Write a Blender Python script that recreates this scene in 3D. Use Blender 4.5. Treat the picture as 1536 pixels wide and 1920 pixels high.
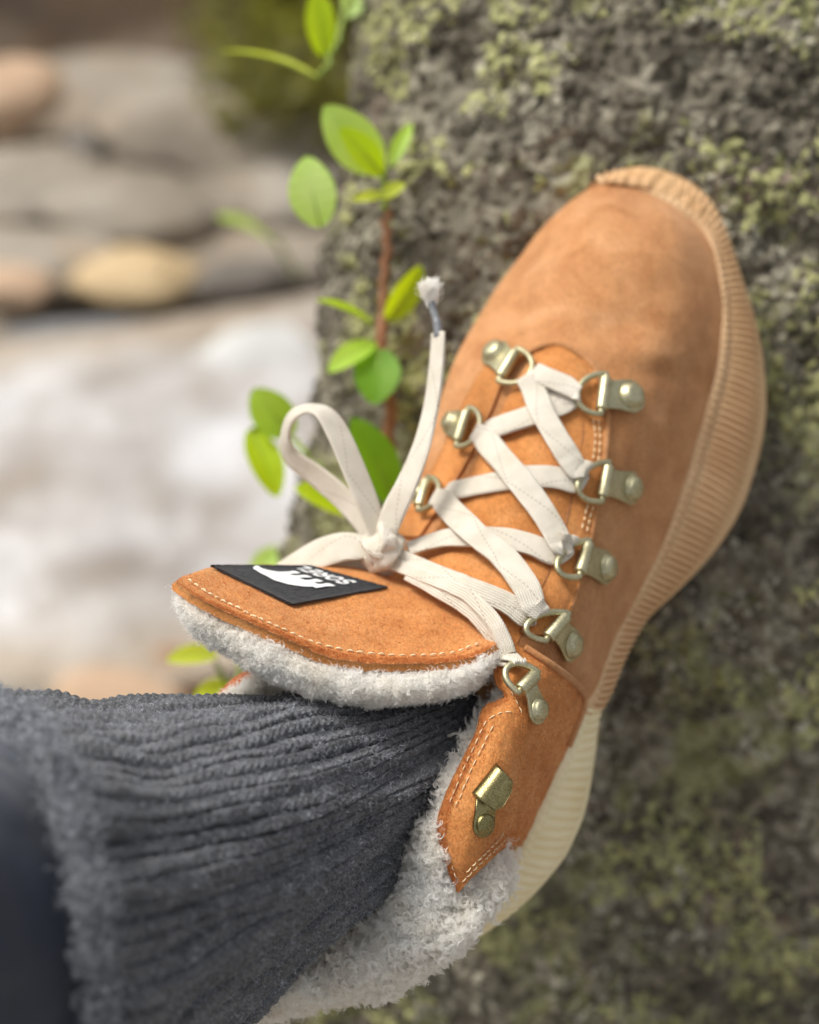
import bpy, math, numpy as np
from mathutils import Matrix, Vector

for o in list(bpy.data.objects):
    bpy.data.objects.remove(o)
SC = bpy.context.scene
COL = SC.collection
RNG = np.random.default_rng(11)
rad = math.radians

# ------------------------------------------------------------------ camera, sky, sun, exposure
CAM_H = 2.0
PITCH = 40.0                                  # 0 = straight down, 90 = horizon
VFOV = 40.0
cam = bpy.data.objects.new('camera', bpy.data.cameras.new('camera'))
COL.objects.link(cam)
cam.location = (0, 0, CAM_H)
cam.rotation_euler = (rad(PITCH), 0, 0)
cam.data.sensor_fit = 'VERTICAL'
cam.data.sensor_height = 24.0
cam.data.sensor_width = 24.0
cam.data.lens = 12.0 / math.tan(rad(VFOV / 2))
cam.data.clip_start = 0.02
cam.data.clip_end = 200
cam.data.dof.use_dof = True
cam.data.dof.focus_distance = 0.409
cam.data.dof.aperture_fstop = 3.4
cam.data.dof.aperture_blades = 0
SC.camera = cam

world = bpy.data.worlds.new('World')
SC.world = world
world.use_nodes = True
wn = world.node_tree
wn.nodes.clear()
SUN_EL, SUN_AZ = rad(55), rad(-56)            # azimuth measured from +Y towards +X
sky = wn.nodes.new('ShaderNodeTexSky')
sky.sky_type = 'NISHITA'
sky.sun_disc = False
sky.sun_elevation = SUN_EL
sky.sun_rotation = SUN_AZ
sky.air_density = 1.0
sky.dust_density = 4.0
sky.ozone_density = 1.0
hs = wn.nodes.new('ShaderNodeHueSaturation')  # a clouded-over, milky sky
hs.inputs['Saturation'].default_value = 0.15
bg = wn.nodes.new('ShaderNodeBackground')
bg.inputs['Strength'].default_value = 0.105
wo = wn.nodes.new('ShaderNodeOutputWorld')
wn.links.new(sky.outputs[0], hs.inputs['Color'])
wn.links.new(hs.outputs[0], bg.inputs['Color'])
wn.links.new(bg.outputs[0], wo.inputs['Surface'])

sl = bpy.data.lights.new('sun', 'SUN')
sl.energy = 1.5
sl.angle = rad(18)
sl.color = (1.0, 0.95, 0.88)
sun = bpy.data.objects.new('sun', sl)
COL.objects.link(sun)
sun.rotation_euler = (math.pi / 2 - SUN_EL, 0, -SUN_AZ + math.pi)   # shines from SUN_AZ
sun.location = (0, 0, 5)

SC.view_settings.view_transform = 'Standard'
SC.view_settings.look = 'None'
SC.view_settings.exposure = 0.72
SC.view_settings.gamma = 1.0
SC.cycles.max_bounces = 12
SC.cycles.diffuse_bounces = 7
SC.cycles.transparent_max_bounces = 12
SC.cycles.use_denoising = True

# ------------------------------------------------------------------ numeric helpers
K = 2 * math.tan(rad(VFOV / 2)) / 1920.0
ROT = np.array(Matrix.Rotation(rad(PITCH), 3, 'X'))
C0 = np.array([0, 0, CAM_H])


def W(a):
    """sight-line measurements (column, row, distance in mm) -> metres in the world"""
    a = np.asarray(a, float)
    d = a[..., 2] / 1000.0
    c = np.stack([(a[..., 0] - 768) * K * d, (960 - a[..., 1]) * K * d, -d], -1)
    return c @ ROT.T + C0


def D(v):
    """a direction seen from the viewer (right, up, towards) -> world"""
    return np.asarray(v, float) @ ROT.T


def G(u, v, z=0.0):
    c = np.array([(u - 768) * K, (960 - v) * K, -1.0]) @ ROT.T
    t = (z - CAM_H) / c[2]
    return C0 + c * t, t


def cr(p, n, closed=False):
    """Catmull-Rom through p along axis 0, n samples"""
    p = np.asarray(p, float)
    m = len(p)
    if closed:
        t = np.arange(n) * m / n
        i = np.floor(t).astype(int)
        f = t - i
        q = [p[(i + k) % m] for k in (-1, 0, 1, 2)]
    else:
        pp = np.concatenate([[2 * p[0] - p[1]], p, [2 * p[-1] - p[-2]]])
        t = np.linspace(0, m - 1, n)
        i = np.minimum(np.floor(t).astype(int), m - 2)
        f = t - i
        q = [pp[i + k] for k in (0, 1, 2, 3)]
    f = f.reshape((-1,) + (1,) * (p.ndim - 1))
    return 0.5 * (2 * q[1] + (q[2] - q[0]) * f + (2 * q[0] - 5 * q[1] + 4 * q[2] - q[3]) * f ** 2
                  + (3 * q[1] - q[0] - 3 * q[2] + q[3]) * f ** 3)


def dense(rows, M, N):
    g = cr(np.asarray(rows, float), M)
    return np.swapaxes(cr(np.swapaxes(g, 0, 1), N), 0, 1)


def even(p, n, closed=False):
    """resample a polyline evenly by length"""
    q = np.concatenate([p, p[:1]]) if closed else p
    s = np.concatenate([[0], np.cumsum(np.linalg.norm(np.diff(q, axis=0), axis=1))])
    t = np.linspace(0, s[-1], n, endpoint=not closed)
    return np.stack([np.interp(t, s, q[:, k]) for k in range(q.shape[1])], -1), s[-1]


def nrmz(v):
    return v / np.maximum(np.linalg.norm(v, axis=-1, keepdims=True), 1e-12)


def normals(P, toward=None, closed1=False):
    du = np.gradient(P, axis=0)
    dv = np.gradient(P, axis=1)
    if closed1:
        dv = (np.roll(P, -1, 1) - np.roll(P, 1, 1)) / 2
    n = nrmz(np.cross(du, dv))
    t = C0 if toward is None else toward
    if np.mean(np.sum(n * (t - P), -1)) < 0:
        n = -n
    return n


def h32(x):
    x = (x ^ (x >> np.uint32(16))) * np.uint32(0x7feb352d)
    x = (x ^ (x >> np.uint32(15))) * np.uint32(0x846ca68b)
    return x ^ (x >> np.uint32(16))


def vnoise(p):
    p = np.asarray(p, float)
    i = np.floor(p).astype(np.int64)
    f = p - i
    f = f * f * (3 - 2 * f)
    r = 0
    for a in (0, 1):
        for b in (0, 1):
            for c in (0, 1):
                k = ((i[..., 0] + a) * 73856093 ^ (i[..., 1] + b) * 19349663 ^ (i[..., 2] + c) * 83492791)
                h = h32((k & 0xffffffff).astype(np.uint32)).astype(float) / 4294967295.0
                r = r + h * (f[..., 0] if a else 1 - f[..., 0]) * (f[..., 1] if b else 1 - f[..., 1]) * (f[..., 2] if c else 1 - f[..., 2])
    return r * 2 - 1


def fbm(p, o=4):
    p = np.asarray(p, float)
    r, a = 0, 1.0
    for k in range(o):
        r = r + a * vnoise(p * 2 ** k + 17.3 * k)
        a *= 0.5
    return r


# ------------------------------------------------------------------ object helpers
def link(o, parent=None):
    COL.objects.link(o)
    if parent is not None:
        o.parent = parent
        o.matrix_parent_inverse = parent['_w2l'] if False else Matrix.Translation(parent_loc(parent)).inverted()
    return o


def parent_loc(p):
    v = Vector((0, 0, 0))
    while p is not None:
        v += Vector(p.location)
        p = p.parent if p.parent is not None and p.type == 'EMPTY' else None
    return v


def thing(name, label, cat, loc, group=None):
    o = bpy.data.objects.new(name, None)
    o.empty_display_size = 0.02
    o.location = loc
    COL.objects.link(o)
    return tag(o, label, cat, group)


def tag(o, label=None, cat=None, group=None, kind=None):
    for k, v in (('label', label), ('category', cat), ('group', group), ('kind', kind)):
        if v:
            o[k] = v
    return o


def mesh(name, V, F, mat, parent=None, uv=None, smooth=True):
    me = bpy.data.meshes.new(name)
    V = np.asarray(V, float).reshape(-1, 3)
    if isinstance(F, np.ndarray):
        me.vertices.add(len(V))
        me.vertices.foreach_set('co', V.ravel())
        k = F.shape[1]
        me.loops.add(F.size)
        me.loops.foreach_set('vertex_index', F.ravel().astype(np.int32))
        me.polygons.add(len(F))
        me.polygons.foreach_set('loop_start', np.arange(len(F), dtype=np.int32) * k)
        me.update(calc_edges=True)
        me.validate()
    else:
        me.from_pydata(V.tolist(), [], F)
    me.polygons.foreach_set('use_smooth', np.full(len(me.polygons), smooth))
    if uv is not None:
        L = me.uv_layers.new(name='UVMap')
        idx = np.zeros(len(me.loops), np.int32)
        me.loops.foreach_get('vertex_index', idx)
        L.data.foreach_set('uv', np.asarray(uv, float)[idx].ravel())
    me.update()
    if mat is not None:
        me.materials.append(mat)
    o = bpy.data.objects.new(name, me)
    return link(o, parent)


def gfaces(M, N, c0=False, c1=False, off=0):
    a = np.arange(M if c0 else M - 1)
    b = np.arange(N if c1 else N - 1)
    A, B = np.meshgrid(a, b, indexing='ij')
    A2, B2 = (A + 1) % M, (B + 1) % N
    return np.stack([A * N + B, A * N + B2, A2 * N + B2, A2 * N + B], -1).reshape(-1, 4) + off


def grid(name, P, mat, parent=None, c0=False, c1=False, uv=None):
    M, N = P.shape[:2]
    return mesh(name, P.reshape(-1, 3), gfaces(M, N, c0, c1), mat, parent, uv)


def shell(name, P, th, mat, parent=None, n=None, lip=0.25):
    """a sheet with thickness th behind P and a rounded rim"""
    M, N = P.shape[:2]
    if n is None:
        n = normals(P)
    Bk = P - n * th
    F = np.concatenate([gfaces(M, N), gfaces(M, N, off=M * N)[:, ::-1]])
    ring = np.concatenate([np.arange(N), np.arange(1, M) * N + N - 1, (M - 1) * N + np.arange(N - 2, -1, -1), np.arange(M - 2, 0, -1) * N])
    mid = (P.reshape(-1, 3)[ring] + Bk.reshape(-1, 3)[ring]) / 2
    cen = P.reshape(-1, 3).mean(0)
    # bulge the rim outwards a little
    fl, inner = P.reshape(-1, 3), None
    nx = np.roll(ring, -1)
    pv = np.roll(ring, 1)
    tang = nrmz(fl[nx] - fl[pv])
    outw = np.cross(tang, n.reshape(-1, 3)[ring])
    if np.mean(np.sum(outw * (fl[ring] - cen), -1)) < 0:
        outw = -outw
    mid = mid + outw * th * lip
    r2 = 2 * M * N + np.arange(len(ring))
    r2n = np.roll(r2, -1)
    F = np.concatenate([F, np.stack([ring, nx, r2n, r2], -1), np.stack([r2, r2n, nx + M * N, ring + M * N], -1)])
    V = np.concatenate([fl, Bk.reshape(-1, 3), mid])
    return mesh(name, V, F, mat, parent)


def tube(path, r, k=10, closed=False, flat=1.0, up=None):
    """verts, faces of a round sweep; r scalar or per point"""
    p = np.asarray(path, float)
    m = len(p)
    t = nrmz(np.roll(p, -1, 0) - np.roll(p, 1, 0)) if closed else nrmz(np.gradient(p, axis=0))
    ref = np.array([0.3, 0.5, 0.81]) if up is None else np.asarray(up, float)
    nn = np.zeros_like(p)
    v = ref - t[0] * np.dot(ref, t[0])
    for i in range(m):
        v = v - t[i] * np.dot(v, t[i])
        v = v / np.linalg.norm(v)
        nn[i] = v
    b = np.cross(t, nn)
    a = np.arange(k) * 2 * math.pi / k
    r = np.broadcast_to(np.asarray(r, float), (m,))[:, None, None]
    V = p[:, None] + r * (nn[:, None] * np.cos(a)[None, :, None] * flat + b[:, None] * np.sin(a)[None, :, None])
    F = [tuple(f) for f in gfaces(m, k, closed, True)]
    if not closed:
        F += [tuple(range(k))[::-1], tuple((m - 1) * k + i for i in range(k))]
    return V.reshape(-1, 3), F


def join(parts):
    V, F, o = [], [], 0
    for v, f in parts:
        V.append(np.asarray(v).reshape(-1, 3))
        F += [tuple(int(i) + o for i in q) for q in f]
        o += len(V[-1])
    return np.concatenate(V), F


def hair(name, pts, radius, mat, parent=None):
    """pts (n, k, 3) strands"""
    n, k = pts.shape[:2]
    hc = bpy.data.hair_curves.new(name)
    hc.add_curves([k] * n)
    hc.points.foreach_set('position', pts.astype(np.float32).ravel())
    rr = np.broadcast_to(np.linspace(1, 0.45, k)[None] * radius, (n, k)) * RNG.uniform(0.7, 1.3, (n, 1))
    at = hc.attributes.get('radius') or hc.attributes.new('radius', 'FLOAT', 'POINT')
    at.data.foreach_set('value', rr.astype(np.float32).ravel())
    hc.materials.append(mat)
    o = bpy.data.objects.new(name, hc)
    link(o, parent)
    o['kind'] = 'stuff'
    return o


def scatter(P, n, nr=None):
    """n random points on a grid with their normals, by area"""
    nr = normals(P) if nr is None else nr
    a = np.linalg.norm(np.cross(P[1:, :-1] - P[:-1, :-1], P[:-1, 1:] - P[:-1, :-1]), axis=-1)
    c = np.cumsum(a.ravel())
    k = np.searchsorted(c, RNG.uniform(0, c[-1], n))
    i, j = np.unravel_index(np.minimum(k, a.size - 1), a.shape)
    f, g = RNG.uniform(0, 1, (2, n, 1))
    def bl(X):
        return X[i, j] * (1 - f) * (1 - g) + X[i + 1, j] * f * (1 - g) + X[i, j + 1] * (1 - f) * g + X[i + 1, j + 1] * f * g
    return bl(P), nrmz(bl(nr))


def strands(root, nr, length, curl=0.3, bend=0.6, k=6, comb=None, turns=1.0):
    n = len(root)
    t = nrmz(np.cross(nr, nrmz(RNG.normal(size=(n, 3)))))
    b = np.cross(nr, t)
    L = length * RNG.uniform(0.6, 1.25, (n, 1, 1))
    s = np.linspace(0, 1, k)[None, :, None]
    d = nrmz(nr + bend * RNG.uniform(0.3, 1, (n, 1)) * t + (0 if comb is None else comb))[:, None]
    ph = RNG.uniform(0, 6.28, (n, 1, 1))
    w = turns * RNG.uniform(0.6, 1.4, (n, 1, 1)) * 6.28
    c = curl * L * s * ((np.cos(ph + w * s) - np.cos(ph)) * t[:, None] + (np.sin(ph + w * s) - np.sin(ph)) * b[:, None])
    return root[:, None] + d * L * s + c


class Surf:
    """a dense surface that other pieces are laid on"""
    def __init__(self, uvd):
        self.q = uvd[..., :2].reshape(-1, 2)
        self.d = uvd[..., 2].ravel()
        self.n = normals(W(uvd)).reshape(-1, 3)

    def at(self, uv):
        uv = np.asarray(uv, float)
        sh = uv.shape[:-1]
        f = uv.reshape(-1, uv.shape[-1])
        d = np.zeros(len(f))
        n = np.zeros((len(f), 3))
        for s in range(0, len(f), 400):
            e = ((f[s:s + 400, None, :2] - self.q[None]) ** 2).sum(-1)
            k = np.argpartition(e, 5, axis=1)[:, :5]
            w = 1 / (np.take_along_axis(e, k, 1) + 4.0)
            w /= w.sum(1, keepdims=True)
            d[s:s + 400] = (self.d[k] * w).sum(1)
            n[s:s + 400] = (self.n[k] * w[..., None]).sum(1)
        return d.reshape(sh), nrmz(n).reshape(sh + (3,))

    def pt(self, uv, off=0.0):
        uv = np.asarray(uv, float)
        d, n = self.at(uv)
        o = np.broadcast_to(np.asarray(off, float), d.shape)[..., None]
        return W(np.concatenate([uv[..., :2], d[..., None]], -1)) + n * o, n

    def lift(self, uv, off):
        """point standing off above the surface, found under the wanted sight line"""
        g = np.asarray(uv, float).copy()
        for _ in range(4):
            P, n = self.pt(g, off)
            g = g + np.clip(0.8 * (np.asarray(uv, float) - proj(P)), -25, 25)
        return self.pt(g, off)


def proj(P):
    c = (P - C0) @ ROT
    return np.stack([768 + c[..., 0] / -c[..., 2] / K, 960 - c[..., 1] / -c[..., 2] / K], -1)


# ------------------------------------------------------------------ materials
def lin(r, g, b):
    f = lambda c: (c / 12.92 if c <= 0.04045 else ((c + 0.055) / 1.055) ** 2.4)
    return (f(r / 255), f(g / 255), f(b / 255), 1)


class Mat:
    def __init__(s, name, rough=0.8, **kw):
        s.m = bpy.data.materials.new(name)
        s.m.use_nodes = True
        s.t = s.m.node_tree
        s.p = s.t.nodes['Principled BSDF']
        s.out = s.t.nodes['Material Output']
        s.p.inputs['Roughness'].default_value = rough
        for k, v in kw.items():
            s.p.inputs[k.replace('_', ' ')].default_value = v
        s.co = s.t.nodes.new('ShaderNodeTexCoord').outputs['Object']

    def n(s, typ, **kw):
        x = s.t.nodes.new('ShaderNode' + typ)
        for k, v in kw.items():
            setattr(x, k, v)
        return x

    def l(s, a, b):
        s.t.links.new(a, b)

    def map(s, scale=(1, 1, 1), rot=(0, 0, 0), uv=False):
        m = s.n('Mapping')
        m.inputs['Scale'].default_value = scale
        m.inputs['Rotation'].default_value = rot
        s.l(s.t.nodes['Texture Coordinate'].outputs['UV'] if uv else s.co, m.inputs['Vector'])
        return m.outputs[0]

    def noise(s, scale, detail=4, rough=0.55, vec=None, dist=0.0):
        x = s.n('TexNoise')
        x.inputs['Scale'].default_value = scale
        x.inputs['Detail'].default_value = detail
        x.inputs['Roughness'].default_value = rough
        x.inputs['Distortion'].default_value = dist
        s.l(s.co if vec is None else vec, x.inputs['Vector'])
        return x.outputs['Fac']

    def voro(s, scale, feature='F1', vec=None, out='Distance', rnd=1.0):
        x = s.n('TexVoronoi', feature=feature)
        x.inputs['Scale'].default_value = scale
        x.inputs['Randomness'].default_value = rnd
        s.l(s.co if vec is None else vec, x.inputs['Vector'])
        return x.outputs[out]

    def ramp(s, fac, stops, interp='LINEAR'):
        r = s.n('ValToRGB')
        r.color_ramp.interpolation = interp
        e = r.color_ramp.elements
        while len(e) < len(stops):
            e.new(0.5)
        for k, (p, c) in enumerate(stops):
            e[k].position = p
            e[k].color = c if len(c) == 4 else (*c, 1)
        s.l(fac, r.inputs['Fac'])
        return r.outputs['Color']

    def mix(s, fac, a, b, mode='MIX'):
        x = s.n('MixRGB', blend_type=mode)
        for v, i in ((fac, 'Fac'), (a, 'Color1'), (b, 'Color2')):
            if hasattr(v, 'is_output'):
                s.l(v, x.inputs[i])
            else:
                x.inputs[i].default_value = v
        return x.outputs[0]

    def math(s, op, a, b=0.0):
        x = s.n('Math', operation=op)
        for v, i in ((a, 0), (b, 1)):
            if hasattr(v, 'is_output'):
                s.l(v, x.inputs[i])
            else:
                x.inputs[i].default_value = v
        return x.outputs[0]

    def color(s, c):
        if hasattr(c, 'is_output'):
            s.l(c, s.p.inputs['Base Color'])
        else:
            s.p.inputs['Base Color'].default_value = c
        return s

    def bump(s, h, dist=0.001, strength=0.5):
        b = s.n('Bump')
        b.inputs['Strength'].default_value = strength
        b.inputs['Distance'].default_value = dist
        s.l(h, b.inputs['Height'])
        prev = s.p.inputs['Normal'].links
        if prev:
            s.l(prev[0].from_socket, b.inputs['Normal'])
        s.l(b.outputs[0], s.p.inputs['Normal'])
        return s


def g3(v):
    return (v, v, v, 1)


def suede(name, lo, mid, hi):
    m = Mat(name, 0.92)
    m.p.inputs['Sheen Weight'].default_value = 0.25
    m.p.inputs['Sheen Roughness'].default_value = 0.5
    m.p.inputs['Sheen Tint'].default_value = (1, .8, .6, 1)
    m.p.inputs['Specular IOR Level'].default_value = 0.15
    blot = m.ramp(m.noise(70, 5, 0.6, dist=0.4), [(0.3, lo), (0.52, mid), (0.75, hi)])
    nap = m.ramp(m.noise(1500, 3, 0.7, m.map((1, 0.45, 1), (0.4, 0.2, 0.7))), [(0.3, g3(0.62)), (0.5, g3(1.0)), (0.72, g3(1.3))])
    c = m.mix(0.75, blot, nap, 'MULTIPLY')
    brush = m.ramp(m.noise(55, 4, 0.65, m.map((1.0, 0.35, 0.6), (0.3, 0.5, 0.9)), 0.8), [(0.36, g3(0.84)), (0.5, g3(1.0)), (0.66, g3(1.1))])
    c = m.mix(0.45, c, brush, 'MULTIPLY')
    fleck = m.ramp(m.noise(420, 2, 0.5), [(0.68, g3(0)), (0.8, g3(1))])
    c = m.mix(m.math('MULTIPLY', fleck, 0.25), c, lin(224, 178, 128))
    m.color(c)
    m.bump(m.noise(1500, 3, 0.7), 0.0006, 0.5)
    m.bump(m.noise(160, 4, 0.6), 0.0012, 0.35)
    return m.m


M_SUEDE = suede('tan suede', lin(174, 118, 74), lin(190, 136, 90), lin(203, 151, 107))
M_SUEDE2 = suede('tan suede fresh', lin(186, 118, 62), lin(204, 137, 78), lin(216, 154, 97))
M_EDGE = suede('suede cut edge', lin(150, 74, 30), lin(172, 92, 40), lin(192, 112, 58))


def simple(name, stops, scale, rough, bump=None, **kw):
    m = Mat(name, rough, **kw)
    m.color(m.ramp(m.noise(scale, 5, 0.6), stops))
    if bump:
        for sc, di, st in bump:
            m.bump(m.noise(sc, 4, 0.6), di, st)
    return m.m


M_FLEECE = simple('sherpa backing', [(0.3, lin(236, 230, 218)), (0.7, lin(248, 246, 241))], 200, 0.95, [(700, 0.0015, 0.8)], Sheen_Weight=0.3)
fm = Mat('sherpa fibre', 0.85)
fm.color(fm.ramp(fm.noise(90, 3), [(0.3, lin(244, 239, 229)), (0.62, lin(253, 252, 248))]))
ft = fm.n('BsdfTranslucent')
ft.inputs['Color'].default_value = (0.93, 0.92, 0.89, 1)
fx = fm.n('MixShader')
fx.inputs[0].default_value = 0.25
fm.l(fm.p.outputs[0], fx.inputs[1])
fm.l(ft.outputs[0], fx.inputs[2])
fm.l(fx.outputs[0], fm.out.inputs['Surface'])
M_FIBRE = fm.m
M_NAP = simple('suede nap fibre', [(0.35, lin(188, 108, 52)), (0.65, lin(224, 152, 88))], 300, 0.9)
M_GUM = simple('tan gum rubber', [(0.35, lin(206, 165, 120)), (0.7, lin(220, 184, 140))], 40, 0.62, [(900, 0.0004, 0.4)])
M_CREAM = simple('cream rubber', [(0.35, lin(238, 222, 176)), (0.7, lin(248, 235, 198))], 50, 0.7, [(900, 0.0004, 0.3)])
mm = Mat('antique brass', 0.45, Metallic=1.0)
mm.color(mm.mix(0.5, mm.ramp(mm.noise(180, 5, 0.65), [(0.3, lin(168, 160, 122)), (0.6, lin(208, 202, 168))]),
                mm.ramp(mm.noise(1800, 2), [(0.35, lin(156, 148, 112)), (0.7, lin(220, 215, 184))])))
mm.bump(mm.noise(1500, 3), 0.0003, 0.25)
M_METAL = mm.m
bm_ = Mat('dark antique brass', 0.34, Metallic=1.0)
bm_.color(bm_.mix(0.5, bm_.ramp(bm_.noise(180, 5, 0.65), [(0.3, lin(112, 102, 62)), (0.6, lin(164, 153, 104))]),
                  bm_.ramp(bm_.noise(2200, 2), [(0.35, lin(104, 95, 58)), (0.7, lin(196, 186, 140))])))
bm_.bump(bm_.noise(2200, 3), 0.0003, 0.4)
M_BRASS = bm_.m
M_THREAD = simple('cream thread', [(0.3, lin(228, 200, 152)), (0.7, lin(246, 228, 190))], 600, 0.8)

# laces: herringbone weave from the UV map (x across in m, y along in m)
lm = Mat('flat woven lace', 0.85, Sheen_Weight=0.2)
uvm = lm.map(uv=True)
sp = lm.n('SeparateXYZ')
lm.l(uvm, sp.inputs[0])
ax = lm.math('ABSOLUTE', sp.outputs['X'])
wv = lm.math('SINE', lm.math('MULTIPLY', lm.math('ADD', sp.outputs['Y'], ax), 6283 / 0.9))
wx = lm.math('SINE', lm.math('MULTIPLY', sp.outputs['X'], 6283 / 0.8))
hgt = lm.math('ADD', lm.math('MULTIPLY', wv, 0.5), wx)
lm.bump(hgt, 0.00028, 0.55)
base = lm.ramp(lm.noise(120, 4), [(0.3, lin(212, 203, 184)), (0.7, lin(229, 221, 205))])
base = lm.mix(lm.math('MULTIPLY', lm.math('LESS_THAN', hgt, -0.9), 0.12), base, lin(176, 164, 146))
# brown tracer thread crossing on the diagonal, dashed
zz = lm.math('PINGPONG', sp.outputs['Y'], 0.021)
dd = lm.math('ABSOLUTE', lm.math('SUBTRACT', lm.math('ADD', sp.outputs['X'], 0.0035), lm.math('MULTIPLY', zz, 0.34)))
tr = lm.math('MULTIPLY', lm.math('LESS_THAN', dd, 0.00022), lm.math('GREATER_THAN', lm.math('SINE', lm.math('MULTIPLY', sp.outputs['Y'], 6283 / 1.5)), -0.2))
base = lm.mix(lm.math('MULTIPLY', tr, 0.4), base, lin(120, 92, 78))
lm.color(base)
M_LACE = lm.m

km = Mat('charcoal wool knit', 0.95, Sheen_Weight=0.15)
km.color(km.mix(0.6, km.ramp(km.noise(140, 5, 0.7), [(0.3, lin(58, 59, 61)), (0.5, lin(96, 98, 101)), (0.72, lin(164, 167, 172))]),
                km.ramp(km.noise(1600, 3, 0.8), [(0.32, lin(26, 27, 29)), (0.5, lin(74, 76, 79)), (0.7, lin(176, 178, 182))])))
km.bump(km.noise(1700, 3, 0.8), 0.0008, 0.8)
M_KNIT = km.m
M_WOOL = simple('grey wool fibre', [(0.3, lin(68, 70, 75)), (0.52, lin(140, 144, 151)), (0.7, lin(218, 222, 228))], 500, 0.9)
M_TROUSER = simple('navy jersey', [(0.3, lin(26, 34, 48)), (0.7, lin(38, 48, 66))], 60, 0.85, [(1500, 0.0004, 0.3)], Sheen_Weight=0.25)
pm = Mat('black woven patch', 0.8, Sheen_Weight=0.1)
pm.color(pm.ramp(pm.noise(700, 3, 0.7), [(0.3, lin(20, 21, 23)), (0.7, lin(46, 47, 50))]))
pm.bump(pm.math('SINE', pm.math('MULTIPLY', pm.noise(900, 1), 30)), 0.0003, 0.3)
M_PATCH = pm.m
M_PRINT = simple('white print', [(0.3, lin(232, 232, 230)), (0.7, lin(244, 244, 242))], 500, 0.6)
M_AGLET = simple('clear aglet', [(0.3, lin(98, 101, 104)), (0.7, lin(138, 141, 144))], 300, 0.3)

# ------------------------------------------------------------------ rock, ground, stream
rk = Mat('lichen crusted rock', 0.92)
grain = rk.ramp(rk.noise(95, 6, 0.68), [(0.3, lin(46, 42, 33)), (0.42, lin(92, 85, 70)), (0.55, lin(134, 125, 107)), (0.7, lin(196, 188, 168))])
cellc = rk.ramp(rk.voro(130, out='Color'), [(0.1, lin(42, 38, 30)), (0.5, lin(108, 101, 86)), (0.95, lin(190, 183, 162))])
c = rk.mix(0.5, grain, cellc)
lmask = rk.ramp(rk.math('ADD', rk.math('MULTIPLY', rk.noise(20, 6, 0.65, dist=0.6), 0.75), rk.math('MULTIPLY', rk.noise(170, 3), 0.25)), [(0.50, g3(0)), (0.57, g3(1))])
lich = rk.ramp(rk.noise(190, 4, 0.7), [(0.3, lin(108, 108, 64)), (0.5, lin(150, 150, 98)), (0.7, lin(192, 192, 144))])
c = rk.mix(rk.math('MULTIPLY', lmask, 0.75), c, lich)
pink = rk.ramp(rk.noise(13, 4, 0.6), [(0.62, g3(0)), (0.72, g3(1))])
c = rk.mix(rk.math('MULTIPLY', pink, 0.45), c, lin(150, 112, 104))
rk.color(c)
rk.bump(rk.noise(260, 5, 0.7), 0.004, 0.8)
M_ROCK = rk.m


def lichen_mat(name, a, b):
    m = Mat(name, 0.9)
    m.color(m.ramp(m.noise(60, 4, 0.7), [(0.3, a), (0.7, b)]))
    m.bump(m.noise(500, 3), 0.001, 0.5)
    return m.m


boulder = thing('boulder', 'big grey boulder crusted with green lichen that the boot is braced against', 'rock', W([1500, 4400, 1100]) * [1, 1, 0])


def rock_d(v):
    return np.interp(v, [-1400, -700, -300, 0, 400, 750, 1000, 1300, 1700, 2100, 2700, 3500, 4600],
                     [760, 600, 552, 541, 545, 549, 552, 558, 584, 622, 720, 850, 1080])


def rock_l(v):
    return np.interp(v, [-1400, -700, 0, 200, 400, 600, 800, 1000, 1200, 1600, 2100, 2700, 3500, 4600],
                     [980, 770, 672, 655, 622, 605, 580, 540, 500, 430, 340, 240, 100, -100])


rows = []
for v in (-1500, -1300, -900, -500, -200, 0, 200, 400, 600, 800, 1000, 1200, 1450, 1700, 2000, 2400, 3000, 3700, 4600, 5600):
    l, d = rock_l(v), rock_d(v)
    s = 1.0
    rows.append([(l + 420, v, d + 620), (l + 140, v, d + 330), (l + 12, v, d + 160), (l + 8, v, d + 85), (l + 70, v, d + 48), (l + 220, v, d + 24),
                 (l + 460, v, d + 6), (l + 760, v, d), (1560, v, d + 4), (1900, v, d + 30), (2300, v, d + 140), (2450, v, d + 380), (2250, v, d + 800), (1500, v, d + 950)])
rows = np.array(rows, float)
# dense where it is seen
vv = np.array([r[0][1] for r in rows])
idx = np.interp(np.concatenate([np.linspace(-1500, -150, 40), np.linspace(-140, 2050, 480), np.linspace(2080, 5600, 50)]), vv, np.arange(len(vv)))
gr = cr(rows, 2400)
gr = gr[np.clip(np.round(idx / (len(vv) - 1) * 2399).astype(int), 0, 2399)]
lu = np.concatenate([np.linspace(0, 2.2, 16), np.linspace(2.25, 8.4, 430), np.linspace(8.5, 13.9, 40)])
full = np.swapaxes(cr(np.swapaxes(gr, 0, 1), 2800, closed=True), 0, 1)
gr = full[:, np.clip(np.round(lu / 14 * 2800).astype(int), 0, 2799)]
PR = W(gr)
nR = normals(PR, closed1=True)
q = PR * 1000
disp = 9 * fbm(q / 90, 3) + 4.0 * fbm(q / 18, 3) + 3.2 * np.abs(fbm(q / 7, 2)) + 0.9 * fbm(q / 2.2, 2)
sel = (gr[..., 0] > 2000) | (gr[..., 1] > 2300) | (gr[..., 1] < -300)
disp = np.where(sel, 12 * fbm(q / 90, 3), disp) - 5
PR = PR + nR * disp[..., None] / 1000
rock = grid('rock_body', PR, M_ROCK, boulder, c1=True)
me = rock.data
# crust of lichen granules: small leafy lumps clustered in patches
mi = (gr[0, :, 0] > -9e9)
jj = np.where((lu > 2.3) & (lu < 8.3))[0]
ii = np.where((gr[:, 0, 1] > -140) & (gr[:, 0, 1] < 2050))[0]
sub = PR[ii[0]:ii[-1] + 1, jj[0]:jj[-1] + 1]
subn = normals(sub)


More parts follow.
